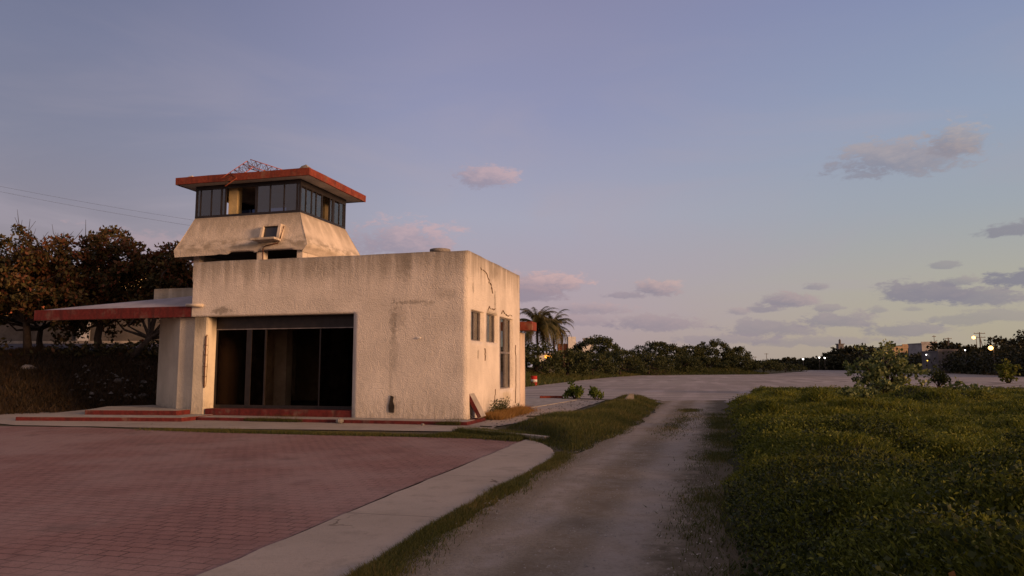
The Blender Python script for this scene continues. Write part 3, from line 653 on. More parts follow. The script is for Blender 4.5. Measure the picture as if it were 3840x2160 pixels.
MB().tube([(-7.93, 2.12, 6.85), (-7.97, 1.96, 6.35), (-8.06, 1.955, 6.18), (-8.58, 1.955, 6.10), (-8.68, 1.96, 6.02), (-8.69, 1.99, 5.6), (-8.69, 1.99, 5.1)], .022, 6).build('conduit', M['rust'], B)
# glazed cabin
fx = [-12.11, -11.93, -11.44, -10.98, -10.79, -9.42, -8.82, -8.22, -7.66, -7.54]
fw = [.04, .018, .018, .03, .03, .045, .018, .018, .03, .04]
fy = [2.54, 2.92, 3.34, 3.68, 4.13, 4.76, 4.98, 5.08, 5.55, 5.92, 6.06]; yw = [.04, .018, .018, .018, .025, .025, .018, .05, .018, .018, .04]
zb, zt = 7.435, 8.715
fr = MB()
for x, w in zip(fx, fw):
    fr.box(x-w, x+w, 2.50, 2.56, zb+.09, zt-.16)
fr.box(-12.15, -7.5, 2.495, 2.565, zb, zb+.088).box(-12.15, -7.5, 2.495, 2.565, zt-.158, zt)
for y, w in zip(fy[1:-1], yw[1:-1]): fr.box(-7.56, -7.50, y-w, y+w, zb+.09, zt-.25)
fr.box(-7.565, -7.497, 2.57, 6.1, zb, zb+.088).box(-7.565, -7.497, 2.57, 6.1, zt-.248, zt).box(-7.56, -7.5, 6.02, 6.1, zb+.09, zt-.25)
for x in (-12.1, -11.2, -10.3, -9.4, -8.5, -7.6): fr.box(x-.03, x+.03, 6.04, 6.10, zb+.09, zt-.16)
fr.box(-12.15, -7.57, 6.035, 6.105, zb, zb+.088).box(-12.15, -7.57, 6.035, 6.105, zt-.158, zt)
for y in (3.3, 4.2, 5.1): fr.box(-12.15, -12.09, y-.03, y+.03, zb+.09, zt-.16)
fr.box(-12.153, -12.085, 2.57, 6.03, zb, zb+.088).box(-12.153, -12.085, 2.57, 6.03, zt-.158, zt)
cab = fr.build('cabin_frame', M['frame'], B)
for i in range(len(fx)-1):
    if i == 4: continue                                              # this pane is gone
    MB().box(fx[i]+fw[i]-.004, fx[i+1]-fw[i+1]+.004, 2.525, 2.531, zb+.085, zt-.155).build('pane', M['cabglass'], cab)
for i in range(len(fy)-1):
    if i == 4: continue
    MB().box(-7.534, -7.528, fy[i]+yw[i]-.004, fy[i+1]-yw[i+1]+.004, zb+.085, zt-.245).build('pane', M['litglass'], cab)
bx = [-12.1, -11.2, -10.3, -9.4, -8.5, -7.6]
for i in (0, 2, 4): MB().box(bx[i]+.028, bx[i+1]-.028, 6.066, 6.072, zb+.085, zt-.155).build('pane', M['cabglass'], cab)
by = [2.55, 3.3, 4.2, 5.1, 6.05]
for i in (0, 1, 3): MB().box(-12.124, -12.118, by[i]+.028, by[i+1]-.028, zb+.085, zt-.155).build('pane', M['cabglass'], cab)
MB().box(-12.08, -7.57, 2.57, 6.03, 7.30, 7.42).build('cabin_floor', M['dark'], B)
cp = plain('cabin_column_paint', (.52, .40, .20), .9, .2, 2)
MB().box(-10.80, -10.42, 2.72, 3.02, 7.425, 8.715).build('cabin_column', cp, B); MB().box(-9.6, -9.3, 5.2, 5.5, 7.425, 8.715).build('cabin_column', cp, B)
MB().box(-8.4, -8.1, 5.4, 5.7, 7.425, 8.715).build('cabin_column', cp, B)
MB().box(-11.6, -9.0, 5.6, 5.95, 7.425, 7.95).build('cabin_desk', M['dark'], B)
tr0 = MB().box(-12.64, -6.94, 2.07, 6.62, 8.72, 8.97).build('tower_roof', M['soffit'], B)
fa = MB()
def frag(x0, y0, x1, y1, nx_, ny_):
    n = 60
    for i in range(n):
        p, q = i/n, (i+1)/n
        def pt(u, z, o_):
            w = .012*float(vnoise(u*6, z*3, 61, 3, 2)); return (x0+(x1-x0)*u+nx_*(o_+w), y0+(y1-y0)*u+ny_*(o_+w), z)
        zt1, zt2 = 8.985+.012*float(vnoise(p*6, 2, 62, 4, 2)), 8.985+.012*float(vnoise(q*6, 2, 62, 4, 2))
        zb1, zb2 = 8.705+.012*float(vnoise(p*6, 5, 63, 4, 2)), 8.705+.012*float(vnoise(q*6, 5, 63, 4, 2))
        fa.quad(pt(p, zb1, .07), pt(q, zb2, .07), pt(q, zt2, .07), pt(p, zt1, .07)); fa.quad(pt(p, zt1, .07), pt(q, zt2, .07), pt(q, zt2, 0), pt(p, zt1, 0)); fa.quad(pt(p, zb1, 0), pt(q, zb2, 0), pt(q, zb2, .07), pt(p, zb1, .07))
frag(-12.71, 2.069, -6.87, 2.069, 0, -1); frag(-6.939, 2.0, -6.939, 6.69, 1, 0); frag(-6.87, 6.621, -12.71, 6.621, 0, 1); frag(-12.641, 6.69, -12.641, 2.0, -1, 0)
fa.build('fascia', M['redroof'], tr0)
MB().hull([(-7.35, 2.05, 8.97), (-6.95, 2.05, 8.97), (-6.95, 2.4, 8.97), (-7.3, 2.4, 8.97)], [(-7.25, 2.1, 9.09), (-7.05, 2.08, 9.13), (-7.0, 2.35, 9.06), (-7.2, 2.35, 9.08)]).build('mortar_lump', M['stone'], tr0)
MB().hull([(-12.3, 2.1, 8.97), (-12.0, 2.1, 8.97), (-12.0, 2.4, 8.97), (-12.3, 2.4, 8.97)], [(-12.25, 2.15, 9.05), (-12.05, 2.1, 9.06), (-12.05, 2.35, 9.05), (-12.2, 2.35, 9.06)]).build('mortar_lump', M['pvc'], tr0)

# fallen lattice mast lying over the tower roof
ma = empty('lattice_mast', (-9.9, 2.6, 8.98), 'buckled orange-red lattice antenna mast fallen across the tower roof edge', 'antenna mast')
def lattice(a, b, w, bays):
    a, b = Vector(a), Vector(b); ax = (b-a).normalized(); s1 = ax.cross(Vector((0, 0, 1))).normalized(); s2 = s1.cross(ax)
    offs = [s1*w*.5 - s2*w*.29, -s1*w*.5 - s2*w*.29, s2*w*.58]; m_ = MB(); z_ = MB(); O_ = Vector(ma.location)
    for o in offs: m_.tube([a+o-O_, b+o-O_], .015, 6)
    for k in range(bays):
        p, q = a+(b-a)*k/bays-O_, a+(b-a)*(k+1)/bays-O_
        for i in range(3):
            j = (i+1) % 3; z_.tube([p+offs[i], q+offs[j]], .007, 5); z_.tube([q+offs[i], q+offs[j]], .009, 5)
            if k % 2: z_.tube([p+offs[j], q+offs[i]], .009, 5)
    m_.build('rail', M['mastred'], ma); z_.build('bracing', M['rust'], ma)
lattice((-10.35, 1.82, 8.58), (-9.75, 2.55, 9.42), .36, 6); lattice((-9.80, 2.50, 9.45), (-8.55, 3.5, 9.08), .36, 8)

# ---------------------------------------------------------------- vegetation builders
def unit(n, bias=(0, 0, 0)):
    v = RNG.normal(0, 1, (n, 3)); v /= np.linalg.norm(v, axis=1, keepdims=True)+1e-9; v = v+np.array(bias); return v/(np.linalg.norm(v, axis=1, keepdims=True)+1e-9)
def leaves(name, P, size, mat, parent=None, bias=(0, 0, .35), asp=.5, tint=None, tv=.25):
    P = np.asarray(P, float); n = len(P); L = (size*RNG.uniform(.6, 1.25, n))[:, None]; t_ = unit(n, bias); q = unit(n, (0, 0, .6))
    b = np.cross(t_, q); b /= np.linalg.norm(b, axis=1, keepdims=True)+1e-9; nn = np.cross(b, t_)
    V = np.stack([P, P+t_*L*.5+b*L*asp*.5+nn*L*.07, P+t_*L-nn*L*.05, P+t_*L*.5-b*L*asp*.5+nn*L*.07], 1).reshape(-1, 3)
    F = np.arange(n*4).reshape(-1, 4)
    tn = np.clip((.45 if tint is None else np.asarray(tint))+RNG.normal(0, tv, n), 0, 1)
    return np_mesh(name, V, F, mat, parent, tn)
def clump_points(centers, per, rad, flat=.75):
    c = np.repeat(np.asarray(centers, float), per, 0); off = RNG.normal(0, 1, c.shape); off *= (RNG.uniform(0, 1, (len(c), 1))**.45)/(np.linalg.norm(off, axis=1, keepdims=True)+1e-9)
    rr = np.repeat(np.broadcast_to(np.asarray(rad, float), (len(centers),)), per)[:, None]
    return c+off*rr*np.array([1, 1, flat]), np.repeat(RNG.uniform(-.22, .22, len(centers)), per)
def dome(center, rx, ry, rz, k, shell=.62, low=-.25, wv=.16):
    d_ = unit(k*2, (0, 0, .25)); d_ = d_[d_[:, 2] > low][:k]; r = RNG.uniform(shell, 1.0, (len(d_), 1))
    wob = 1+wv*vnoise(np.arctan2(d_[:, 1], d_[:, 0])*1.2, d_[:, 2]*2, int(RNG.integers(999)), 3, 1.4)[:, None]
    return np.asarray(center)+d_*r*wob*np.array([rx, ry, rz])
def tree(name, base, label, cat, centers, per, rad, leaf, mat, group=None, trunk=.18, fork=None, limbs=9, asp=.55, parent_tv=.22, bias=(0, 0, .35), bend=None, twigs=0):
    m2 = MB(); t_ = empty(name, base, label, cat, group); bz = np.array(base); C_ = np.asarray(centers)-bz
    m_ = MB(); fk = np.array(fork if fork is not None else C_.mean(0)*np.array([.4, .4, .45]))
    b0 = np.array(bend) if bend is not None else fk*.5+RNG.normal(0, trunk*.5, 3)*np.array([1, 1, 0])
    m_.tube([(0, 0, -.3), b0*.5, b0, fk], [trunk*1.15, trunk, trunk*.85, trunk*.7], 8)
    for i in RNG.choice(len(C_), min(limbs, len(C_)), replace=False):
        e_ = C_[i]; md = fk+(e_-fk)*.5+RNG.normal(0, .2, 3)*np.linalg.norm(e_-fk)
        m_.tube([fk*.97, md, e_], [trunk*.5, trunk*.3, trunk*.08], 5, False)
    m_.build('trunk', M['bark'], t_)
    if twigs:
        for i in range(twigs):
            c = C_[RNG.integers(len(C_))]; c = c if c[2] > C_[:, 2].mean() else C_[np.argmax(C_[:, 2]+RNG.normal(0, .8, len(C_)))]
            e_ = c+np.array([RNG.normal(0, .45), RNG.normal(0, .3), RNG.uniform(.5, 1.15)]); m2.tube([c, c+(e_-c)*.5+RNG.normal(0, .06, 3), e_], [.02, .014, .006], 4, False)
        m2.build('twig', M['bark'], t_)['kind'] = 'stuff'
    P, tn = clump_points(C_, per, rad); leaves('crown', P, leaf, mat, t_, bias, asp, .45+tn, parent_tv)
    return t_
def blades(name, P, h, mat, wid=.012, lean=.35, tint=None, label=None, cat='grass', parent=None, wind=(0.1, 0.05)):
    P = np.asarray(P, float); n = len(P); a = RNG.uniform(0, 6.28, n); w = (wid*RNG.uniform(.6, 1.3, n))[:, None]
    sd = np.stack([np.cos(a), np.sin(a), 0*a], 1); ld = RNG.normal(0, lean, (n, 2))+np.array(wind); hh = np.asarray(h)*RNG.uniform(.55, 1.25, n)
    tip = P+np.stack([ld[:, 0]*hh, ld[:, 1]*hh, hh], 1)
    V = np.stack([P-sd*w, P+sd*w, tip], 1).reshape(-1, 3); F = np.arange(n*3).reshape(-1, 3)
    tn = np.clip((.45 if tint is None else tint)+RNG.normal(0, .2, n), 0, 1)
    o = np_mesh(name, V, F, mat, parent, tn)
    if label: tag(o, label, cat, None, 'stuff')
    return o
CAM = np.array([7.10, -21.544])
def scatter(n, x0, x1, y0, y1): return RNG.uniform(x0, x1, n), RNG.uniform(y0, y1, n)
def in_view(x, y, m=.05):
    vx, vy = x-CAM[0], y-CAM[1]; f = -.254*vx+.967*vy; r = .967*vx+.254*vy
    return (f > 3.4) & (np.abs(r) < (.706+m)*f+.6)

# ---- grass over the right-hand bank
N0 = 760000
dist = 3.8*(62/3.8)**RNG.uniform(0, 1, N0); lat_ = RNG.uniform(-.05, .78, N0)*dist            # even density in view, thinning with distance
gx = CAM[0]-.254*dist+.967*lat_; gy = CAM[1]+.967*dist+.254*lat_
dd = inside_dist(gx, gy, BANK)+.45*vnoise(gx, gy, 71, 4, 1.1)
k_ = (dd > -.15) & (RNG.uniform(0, 1, N0) < .62+.38*sstep(dist, 8, 18)) & (gy < 39) & (RNG.uniform(0, 1, N0) < sstep(dd, -.25, .8)*(.45+.55*sstep(vnoise(gx, gy, 72, 3, .8), -.5, .5)))
gx, gy, dd, dist = gx[k_], gy[k_], dd[k_], dist[k_]
if len(gx) > 400000: gx, gy, dd, dist = gx[:400000], gy[:400000], dd[:400000], dist[:400000]
near_ = sstep(dist, 8, 20); tall = (.55+.45*near_)*(.06+.075*sstep(dd, 0, 1.2)*(1+.8*vnoise(gx, gy, 73, 3, .8)))
tint = .42+.30*vnoise(gx, gy, 75, 3, .45)+.26*vnoise(gx, gy, 76, 4, 1.4)+.10*sstep(gy, -14, 10)
blades('bank_grass', np.stack([gx, gy, bank_h(gx, gy)], 1), tall, M['grass'], wid=.006+.00075*dist, lean=.85, tint=tint, label='thick dark green grass covering the bank right of the gravel track', cat='grass')
# creeping broad-leaved vine along the near edge of the bank
vx_, vy_ = scatter(120000, 7.0, 16, -18.6, -6); dv = inside_dist(vx_, vy_, BANK)
pm = vnoise(vx_, vy_, 81, 3, .8)+.55*sstep(vy_, -9, -15); k_ = in_view(vx_, vy_) & (dv > .1) & (pm > .06) & (RNG.uniform(0, 1, len(vx_)) < .55)
vx_, vy_ = vx_[k_], vy_[k_]
vo = leaves('creeping_vine', np.stack([vx_, vy_, bank_h(vx_, vy_)+RNG.uniform(.02, .22, len(vx_))], 1), .044, M['vine'], None, (0, 0, .25), .8, .40+.2*vnoise(vx_, vy_, 82, 2, .5), .17)
tag(vo, 'low broad-leaved vine creeping over the near edge of the grass bank', 'ground cover', None, 'stuff')

# leafy weeds and tussocks mixed into the bank grass
wx, wy = np.concatenate([q for q in (RNG.uniform(7.4, 32, 12000), RNG.uniform(7.4, 18, 5000))]), np.concatenate([q for q in (RNG.uniform(-17, 36, 12000), RNG.uniform(-17, -2, 5000))]); k_ = in_view(wx, wy) & (inside_dist(wx, wy, BANK) > .4) & (vnoise(wx, wy, 84, 3, .9) > -.25) & (RNG.uniform(0, 1, 17000) < np.clip(9/np.hypot(wx-CAM[0], wy-CAM[1]), .25, 1)); wx, wy = wx[k_], wy[k_]
C_ = np.stack([wx, wy, bank_h(wx, wy)+.07], 1); P_, t2 = clump_points(C_, 40, RNG.uniform(.12, .42, len(C_)), .55); t2 = t2+np.repeat(.30*vnoise(wx, wy, 85, 3, .7), 40); P_[:, 2] = np.maximum(P_[:, 2], bank_h(P_[:, 0], P_[:, 1]))
tag(leaves('bank_weeds', P_, .032+.0016*np.hypot(P_[:, 0]-CAM[0], P_[:, 1]-CAM[1]), M['grassweed'], None, (0, 0, .5), .42, .45+1.2*t2, .10), 'leafy weeds and tussocks scattered through the bank grass', 'weeds', None, 'stuff')
def tufted(name, gen, n, hfun, mat, label, z=-.14, wid=.006, lean=.5, tint=.45, cat='grass', zf=None):
    x, y, w = gen(n); k_ = RNG.uniform(0, 1, len(x)) < w; x, y = x[k_], y[k_]
    zz_ = np.full(len(x), z) if zf is None else zf(x, y)
    return blades(name, np.stack([x, y, zz_], 1), hfun(x, y), mat, wid, lean, tint+.25*vnoise(x, y, 91, 3, 1.3), label, cat)
# verge between concrete path and track
def g1(n):
    y = -16.5+RNG.uniform(0, 1, n)**1.3*9.6; e0 = np.interp(y, [-17, -15.8, -14, -10, -7.9, -7], [4.28, 4.27, 4.18, 4.26, 4.34, 4.2]); x = e0+np.abs(RNG.normal(0, .17, n))-.03
    return x, y, .25+.75*sstep(vnoise(x, y, 92, 3, 1.5), -.4, .3)
tufted('verge_grass', g1, 42000, lambda x, y: .055+.05*sstep(vnoise(x, y, 93, 3, 1.4), -.2, .6), M['verge'], 'ragged strip of short grass along the concrete path edge', wid=.0055)
# patch beyond the path tip, between terrace and track
PATCH = np.array([(3.2, -4.9), (3.8, -5.6), (4.35, -7.6), (4.75, -6.2), (5.05, -2), (5.2, 4.6), (5.2, 10), (4.9, 16.4), (2.3, 16.5), (2.5, 10), (2.45, 5), (2.1, 2.6), (1.75, .6), (1.35, -1.0), (1.6, -2.2), (2.4, -3.3)])
def g2(n):
    x, y = scatter(n, 1.2, 5.5, -7.8, 16.6); dd = inside_dist(x, y, PATCH)+.28*vnoise(x, y, 94, 3, 1.4); return x, y, sstep(dd, -.15, .35)*(.35+.65*sstep(vnoise(x, y, 95, 3, 1.2), -.5, .3))
hump = lambda x, y: -.15+.20*sstep(inside_dist(x, y, PATCH), .0, 1.1)*(1+.5*vnoise(x, y, 96, 3, .9))
gridmesh('grass_mound', lambda X, Y: np.stack([X, Y, hump(X, Y)-.012], -1), .8, 5.6, -8.2, 17, 60, 200, M['bank'], keep=lambda c: inside_dist(c[:, 0], c[:, 1], PATCH) > -.05)
tufted('mound_grass', g2, 150000, lambda x, y: .07+.11*sstep(inside_dist(x, y, PATCH), .1, 1.2)*(1+.5*vnoise(x, y, 97, 3, 1.1)), M['verge'], 'low grassy mound between the terrace slab and the gravel track', wid=.008, zf=hump, tint=.40)
# strip along the back of the plaza
def g7(n):
    y = RNG.uniform(-4.5, 9, n); x = 6.35+RNG.normal(0, .24, n)+.03*y; return x, y, (.04+.5*sstep(vnoise(x*1.2, y*.6, 141, 4, 1.1), -.1, .9))*sstep(y, -4.6, -2.5)
tufted('track_grass', g7, 30000, lambda x, y: .03+.035*RNG.uniform(0, 1, len(x)), M['verge'], 'patchy short grass growing along the middle of the gravel track', wid=.008, z=-.122, tint=.5)
def g8(n):
    y = -17+RNG.uniform(0, 1, n)**1.2*24; x = 7.18+.02*y*0+np.interp(y, [-17, -11, -4, 7], [0, 0, .3, .35])+RNG.normal(0, .22, n); return x, y, (.05+.8*sstep(vnoise(x, y*.8, 142, 5, 1.5), -.4, .7))
tufted('trackside_grass', g8, 60000, lambda x, y: .025+.04*RNG.uniform(0, 1, len(x)), M['verge'], 'ragged fringe of grass along the right side of the gravel track', wid=.006, z=-.122, tint=.36)
def g3(n):
    x = RNG.uniform(-8.6, 2.9, n); y0 = np.interp(x, [-8.6, -5, -1, 1.8, 2.9], [-4.25, -4.35, -4.25, -4.2, -4.6]); y = y0+RNG.normal(0, .16, n)+.12*vnoise(x, 0*x, 98, 3, 1)
    return x, y, sstep(x, -8.8, -5.5)*(.25+.75*sstep(vnoise(x, y*.3, 99, 4, 1.3), -.35, .35))
tufted('plaza_grass', g3, 60000, lambda x, y: .06+.10*sstep(vnoise(x, y, 100, 3, 1.2), -.2, .7), M['verge'], 'thin strip of rough grass along the back edge of the brick plaza', wid=.008)
def g9(n):
    q = RNG.uniform(0, 1, n); sd = np.where(RNG.uniform(0, 1, n) < .6, -.06, .24)+RNG.normal(0, .09, n); x = .75+2.71*q-.547*sd*-1; y = -2.95-1.77*q+.837*sd; return x, y, sstep(vnoise(x, y, 143, 4, 1.5), -.5, .3)
tufted('kerb_grass', g9, 26000, lambda x, y: .07+.09*RNG.uniform(0, 1, len(x)), M['verge'], 'rough grass growing up along both sides of the low concrete kerb', wid=.007, z=-.13)
def g4(n):
    x = RNG.uniform(-9.3, .1, n); y = np.where(RNG.uniform(0, 1, n) < .6, -.92-np.abs(RNG.normal(0, .05, n)), -.1-np.abs(RNG.normal(0, .10, n)))
    return x, y, sstep(vnoise(x, 0*x, 101, 3, 1.1), .10, .65)
tufted('plinth_weeds', g4, 26000, lambda x, y: .05+.12*RNG.uniform(0, 1, len(x))**2, M['verge'], 'sparse weeds growing along the red plinth at the foot of the front wall', z=-.10, wid=.006)
def g5(n):
    x = np.abs(RNG.normal(.0, .33, n))+.03; y = RNG.uniform(1.3, 6.3, n); return x, y, sstep(vnoise(x, y, 102, 3, .9), -.7, .1)*sstep(x, 1.1, .5)
tufted('dry_weeds', g5, 16000, lambda x, y: .12+.16*RNG.uniform(0, 1, len(x)), M['dry'], 'clump of dry straw-coloured grass at the foot of the sunlit wall', z=-.115, wid=.008, lean=.7)
def g6(n):
    x = RNG.uniform(.05, .30, n); y = 2.0+3.8*RNG.uniform(0, 1, n); return x, y, sstep(vnoise(x*0, y, 103, 4, 2.5), -.1, .5)
sx, sy, sw = g6(260); kk = RNG.uniform(0, 1, 260) < sw; sx, sy = sx[kk], sy[kk]
PP = []
for x, y in zip(sx, sy):
    hh = RNG.uniform(.25, .62)
    for q in np.linspace(.2, 1, 9): PP.append((x+RNG.normal(0, .03), y+RNG.normal(0, .04), -.11+hh*q))
tag(leaves('wall_weeds', PP, .07, M['seagrape'], None, (0, 0, .5), .5, .55, .2), 'taller green weeds standing against the sunlit wall', 'weeds', None, 'stuff')
# scrub over the embankment and weeds on the far banks
L_ = RNG.uniform(-44, -13, 150000); D_ = RNG.uniform(25, 35.8, 150000); z_ = emb(L_, D_); toe_ = 27.0+np.clip((L_+19)*.9, -3, 8)
k_ = (D_ > toe_-.2) & (RNG.uniform(0, 1, len(L_)) < .35+.65*sstep(vnoise(L_, D_, 111, 3, .8), -.4, .4)); L_, D_, z_ = L_[k_], D_[k_], z_[k_]
vx, vy = L_+1.391, D_-22.641
blades('embankment_scrub', np.stack([vx*CY-vy*SY, vx*SY+vy*CY, z_], 1), .16+.16*RNG.uniform(0, 1, len(L_))*(1+vnoise(L_, D_, 112, 3, .7)), M['brush'], .022, .6, .45+.25*vnoise(L_, D_, 113, 3, .5), 'dark brown scrub covering the embankment below the street', 'scrub')
x, y = scatter(420000, -40, 30, 22, 150); e_ = np.interp(y, [18, 60, 95, 126, 134, 143, 233, 345], [-8.3, -8.7, -8.5, -5.5, 7, 18.6, 39.8, 46]); dd = e_-x
k_ = in_view(x, y) & (dd > -.8) & (dd < 13) & (x > -30) & ((x > 0) | (np.hypot(x-7.1, y+21.5) > 58)); x, y = x[k_][:90000], y[k_][:90000]
zz_ = lbank(x, y)[:, 2]
blades('bankside_grass', np.stack([x, y, zz_], 1), .30+.25*RNG.uniform(0, 1, len(x)), M['verge'], .06, .6, .36+.22*vnoise(x, y, 122, 3, .12), 'brownish rough grass on the low bank left of the runway', 'grass')
# grit on track and path
gx, gy = scatter(5200, 4.3, 7.2, -17, 2); k_ = in_view(gx, gy); gx, gy = gx[k_], gy[k_]
def pebbles(name, x, y, z, s, mat, label, zz=None):
    n = len(x); base = np.array([(1, 0, 0), (0, 1, 0), (-1, 0, 0), (0, -1, 0), (0, 0, .8)]); a = RNG.uniform(0, 6.28, n); sc = s*RNG.uniform(.4, 1.0, n)**2.0
    c, s2 = np.cos(a)[:, None], np.sin(a)[:, None]; bx = base[None, :, 0]*c-base[None, :, 1]*s2; by_ = base[None, :, 0]*s2+base[None, :, 1]*c
    V = np.stack([x[:, None]+bx*sc[:, None]*RNG.uniform(.7, 1.3, (n, 5)), y[:, None]+by_*sc[:, None]*RNG.uniform(.7, 1.3, (n, 5)), (z if zz is None else np.asarray(zz)[:, None]+.06)+base[None, :, 2]*sc[:, None]], -1).reshape(-1, 3)
    F = (np.arange(n)[:, None, None]*5+np.array([(0, 1, 4), (1, 2, 4), (2, 3, 4), (3, 0, 4)])[None]).reshape(-1, 3)
    tag(np_mesh(name, V, F, mat), label, 'gravel', None, 'stuff')
pebbles('loose_gravel', gx, gy, -.123, .017, M['grit'], 'loose pale stones scattered over the gravel track')
gx, gy = scatter(700, -14, 4.2, -17, -4); pebbles('plaza_grit', gx, gy, -.127, .015, M['stone'], 'scattered grit and chips lying on the brick plaza')
gx, gy = scatter(500, -.2, 2.1, -1, 16); pebbles('terrace_grit', gx, gy, -.115, .045, M['darkstone'], 'bits of rubble lying about on the concrete terrace')

# ---- sea almond trees on the embankment
def S(lat, dep, z=0): return np.array(site(lat, dep, z))
def cl(lat, dep, z, r, k, **kw): return dome(S(lat, dep, z), *r, k, **kw)
c1 = np.vstack([cl(-23.6, 34.5, 5.45, (3.2, 2.4, 2.7), 130, shell=.25, low=-.9), cl(-25.5, 34.5, 5.2, (2.2, 2, 2.2), 45, shell=.25, low=-.9), cl(-21.6, 34.2, 5.7, (2.4, 1.9, 2.3), 80, shell=.2, low=-.9)])
tree('sea_almond_tree', tuple(S(-23.0, 34.6, 2.1)), 'thin reddish-leaved tree at the left edge of the photo with bare twigs on top', 'tree', c1, 62, .40, .23, M['almond'], 'trees on the embankment', .20, limbs=20, asp=.55, twigs=42)
c2 = np.vstack([cl(-19.5, 35, 5.9, (2.5, 1.9, 2.3), 120, shell=.2, low=-.9), cl(-20.6, 34.5, 4.6, (2.4, 1.8, 1.4), 80, shell=.2, low=-.9)])
tree('sea_almond_tree', tuple(S(-19.8, 35, 2.2)), 'middle reddish-green tree of the embankment, densest crown behind the canopy', 'tree', c2, 66, .42, .23, M['almond'], 'trees on the embankment', .19, limbs=16, asp=.55)
c3 = np.vstack([cl(-17.0, 36.0, 5.9, (2.6, 2.0, 2.0), 115, shell=.2, low=-.9), cl(-15.2, 36.0, 5.3, (1.8, 1.7, 1.9), 60, shell=.2, low=-.9), cl(-18.0, 35.5, 4.7, (1.8, 1.6, 1.2), 45, shell=.2, low=-.9)])
b3 = S(-17.6, 33.2, 1.3); tree('sea_almond_tree', tuple(b3), 'tree with forked leaning trunk whose crown reaches the tower base', 'tree', c3, 66, .42, .23, M['almond'], 'trees on the embankment', .17, limbs=14, asp=.55, fork=(.5, .9, 1.7))
c4 = np.vstack([cl(-22.0, 37.5, 4.5, (3.6, 2, 1.8), 105, shell=.2, low=-.9), cl(-27.0, 37, 5.0, (3.2, 2, 2.2), 90, shell=.2, low=-.9)])
tree('sea_almond_tree', tuple(S(-24.2, 37.4, 2.4)), 'low dark spreading tree filling the gap behind the left canopy end', 'tree', c4, 60, .45, .24, M['almond'], 'trees on the embankment', .16, limbs=12, asp=.55)
Lq = RNG.uniform(-34, -13.5, 4200); Dq = 34.6+RNG.normal(0, .8, 4200); Zq = 2.1+RNG.uniform(0, 1, 4200)**1.6*.95*sstep(vnoise(Lq, Dq*0, 151, 3, .6), -.6, .6); vx, vy = Lq+1.391, Dq-22.641
tag(leaves('undergrowth', np.stack([vx*CY-vy*SY, vx*SY+vy*CY, Zq], 1), .24, M['almond'], None, (0, 0, .3), .55, .30+.2*vnoise(Lq, Dq, 152, 3, .5), .2), 'dark tangled undergrowth along the crest below the trees at left', 'undergrowth', None, 'stuff')
gx, gy = scatter(260, -19.0, -13.2, 28.5, 33.5); gz = emb(gx, gy); vx, vy = gx+1.391, gy-22.641; pk = vnoise(gx, gy, 153, 3, .9) > .05
pebbles('slope_rubble', (vx*CY-vy*SY)[pk], (vx*SY+vy*CY)[pk], 0, .15, M['rubble'], 'pale broken rubble scattered over the embankment beside the wing wall', gz[pk])
def rock(name, loc, s, mat, label, cat='rock', seed=0, flat=.6, group=None):
    r = np.random.default_rng(seed); b = MB(); n1_, n2_ = 7, 10; a = len(b.v)
    for i in range(n1_+1):
        ph = math.pi*i/n1_
        for j in range(n2_):
            th = 2*math.pi*j/n2_; q = 1+.28*float(vnoise(math.cos(th)*math.sin(ph)*1.5+seed, math.sin(th)*math.sin(ph)*1.5+math.cos(ph), seed, 3, 1.2))
            b.v.append((s*q*math.sin(ph)*math.cos(th), s*.75*q*math.sin(ph)*math.sin(th), s*flat*q*math.cos(ph)))
    for i in range(n1_):
        for j in range(n2_): b.f.append((a+i*n2_+j, a+(i+1)*n2_+j, a+(i+1)*n2_+(j+1) % n2_, a+i*n2_+(j+1) % n2_)); b.sm.append(False)
    o = b.build(name, mat); o.location = loc; o.rotation_euler = (0, 0, r.uniform(0, 6)); return tag(o, label, cat, group)
for i, (la, de, s_, mt, lb) in enumerate([(-21.2, 32.0, .50, 'stone', 'pale rounded boulder half way up the embankment slope at left'), (-17.2, 31.9, .33, 'stone', 'whitish rock low on the slope left of the recessed wing wall'), (-16.3, 32.3, .28, 'stone', 'small white stone pile uppermost near the foot of the forked tree'),
      (-15.9, 31.6, .38, 'darkstone', 'grey rock at the foot of the embankment nearest the wing wall'), (-16.5, 31.2, .26, 'darkstone', 'small grey rock beside the entrance steps'), (-15.5, 32.6, .24, 'stone', 'little tan stone among the scrub by the wing wall'), (-22.6, 33.4, .25, 'stone', 'small pale stone near the top of the embankment below the signboard')]):
    rock('boulder', tuple(S(la, de, float(emb(np.array(la), np.array(de)))-.03)), s_*.72, M['darkstone' if i else 'stone'], lb, 'rock', 200+i, group='rocks on the embankment')
rock('stone', (-3.78, -1.02, -.04), .15, M['stone'], 'white lump of rubble on the plinth at the right end of the doorway', 'rock', 220)
rock('stone', (-1.0, -1.15, -.10), .06, M['stone'], 'small broken chip lying on the pavement near the corner', 'rock', 222)

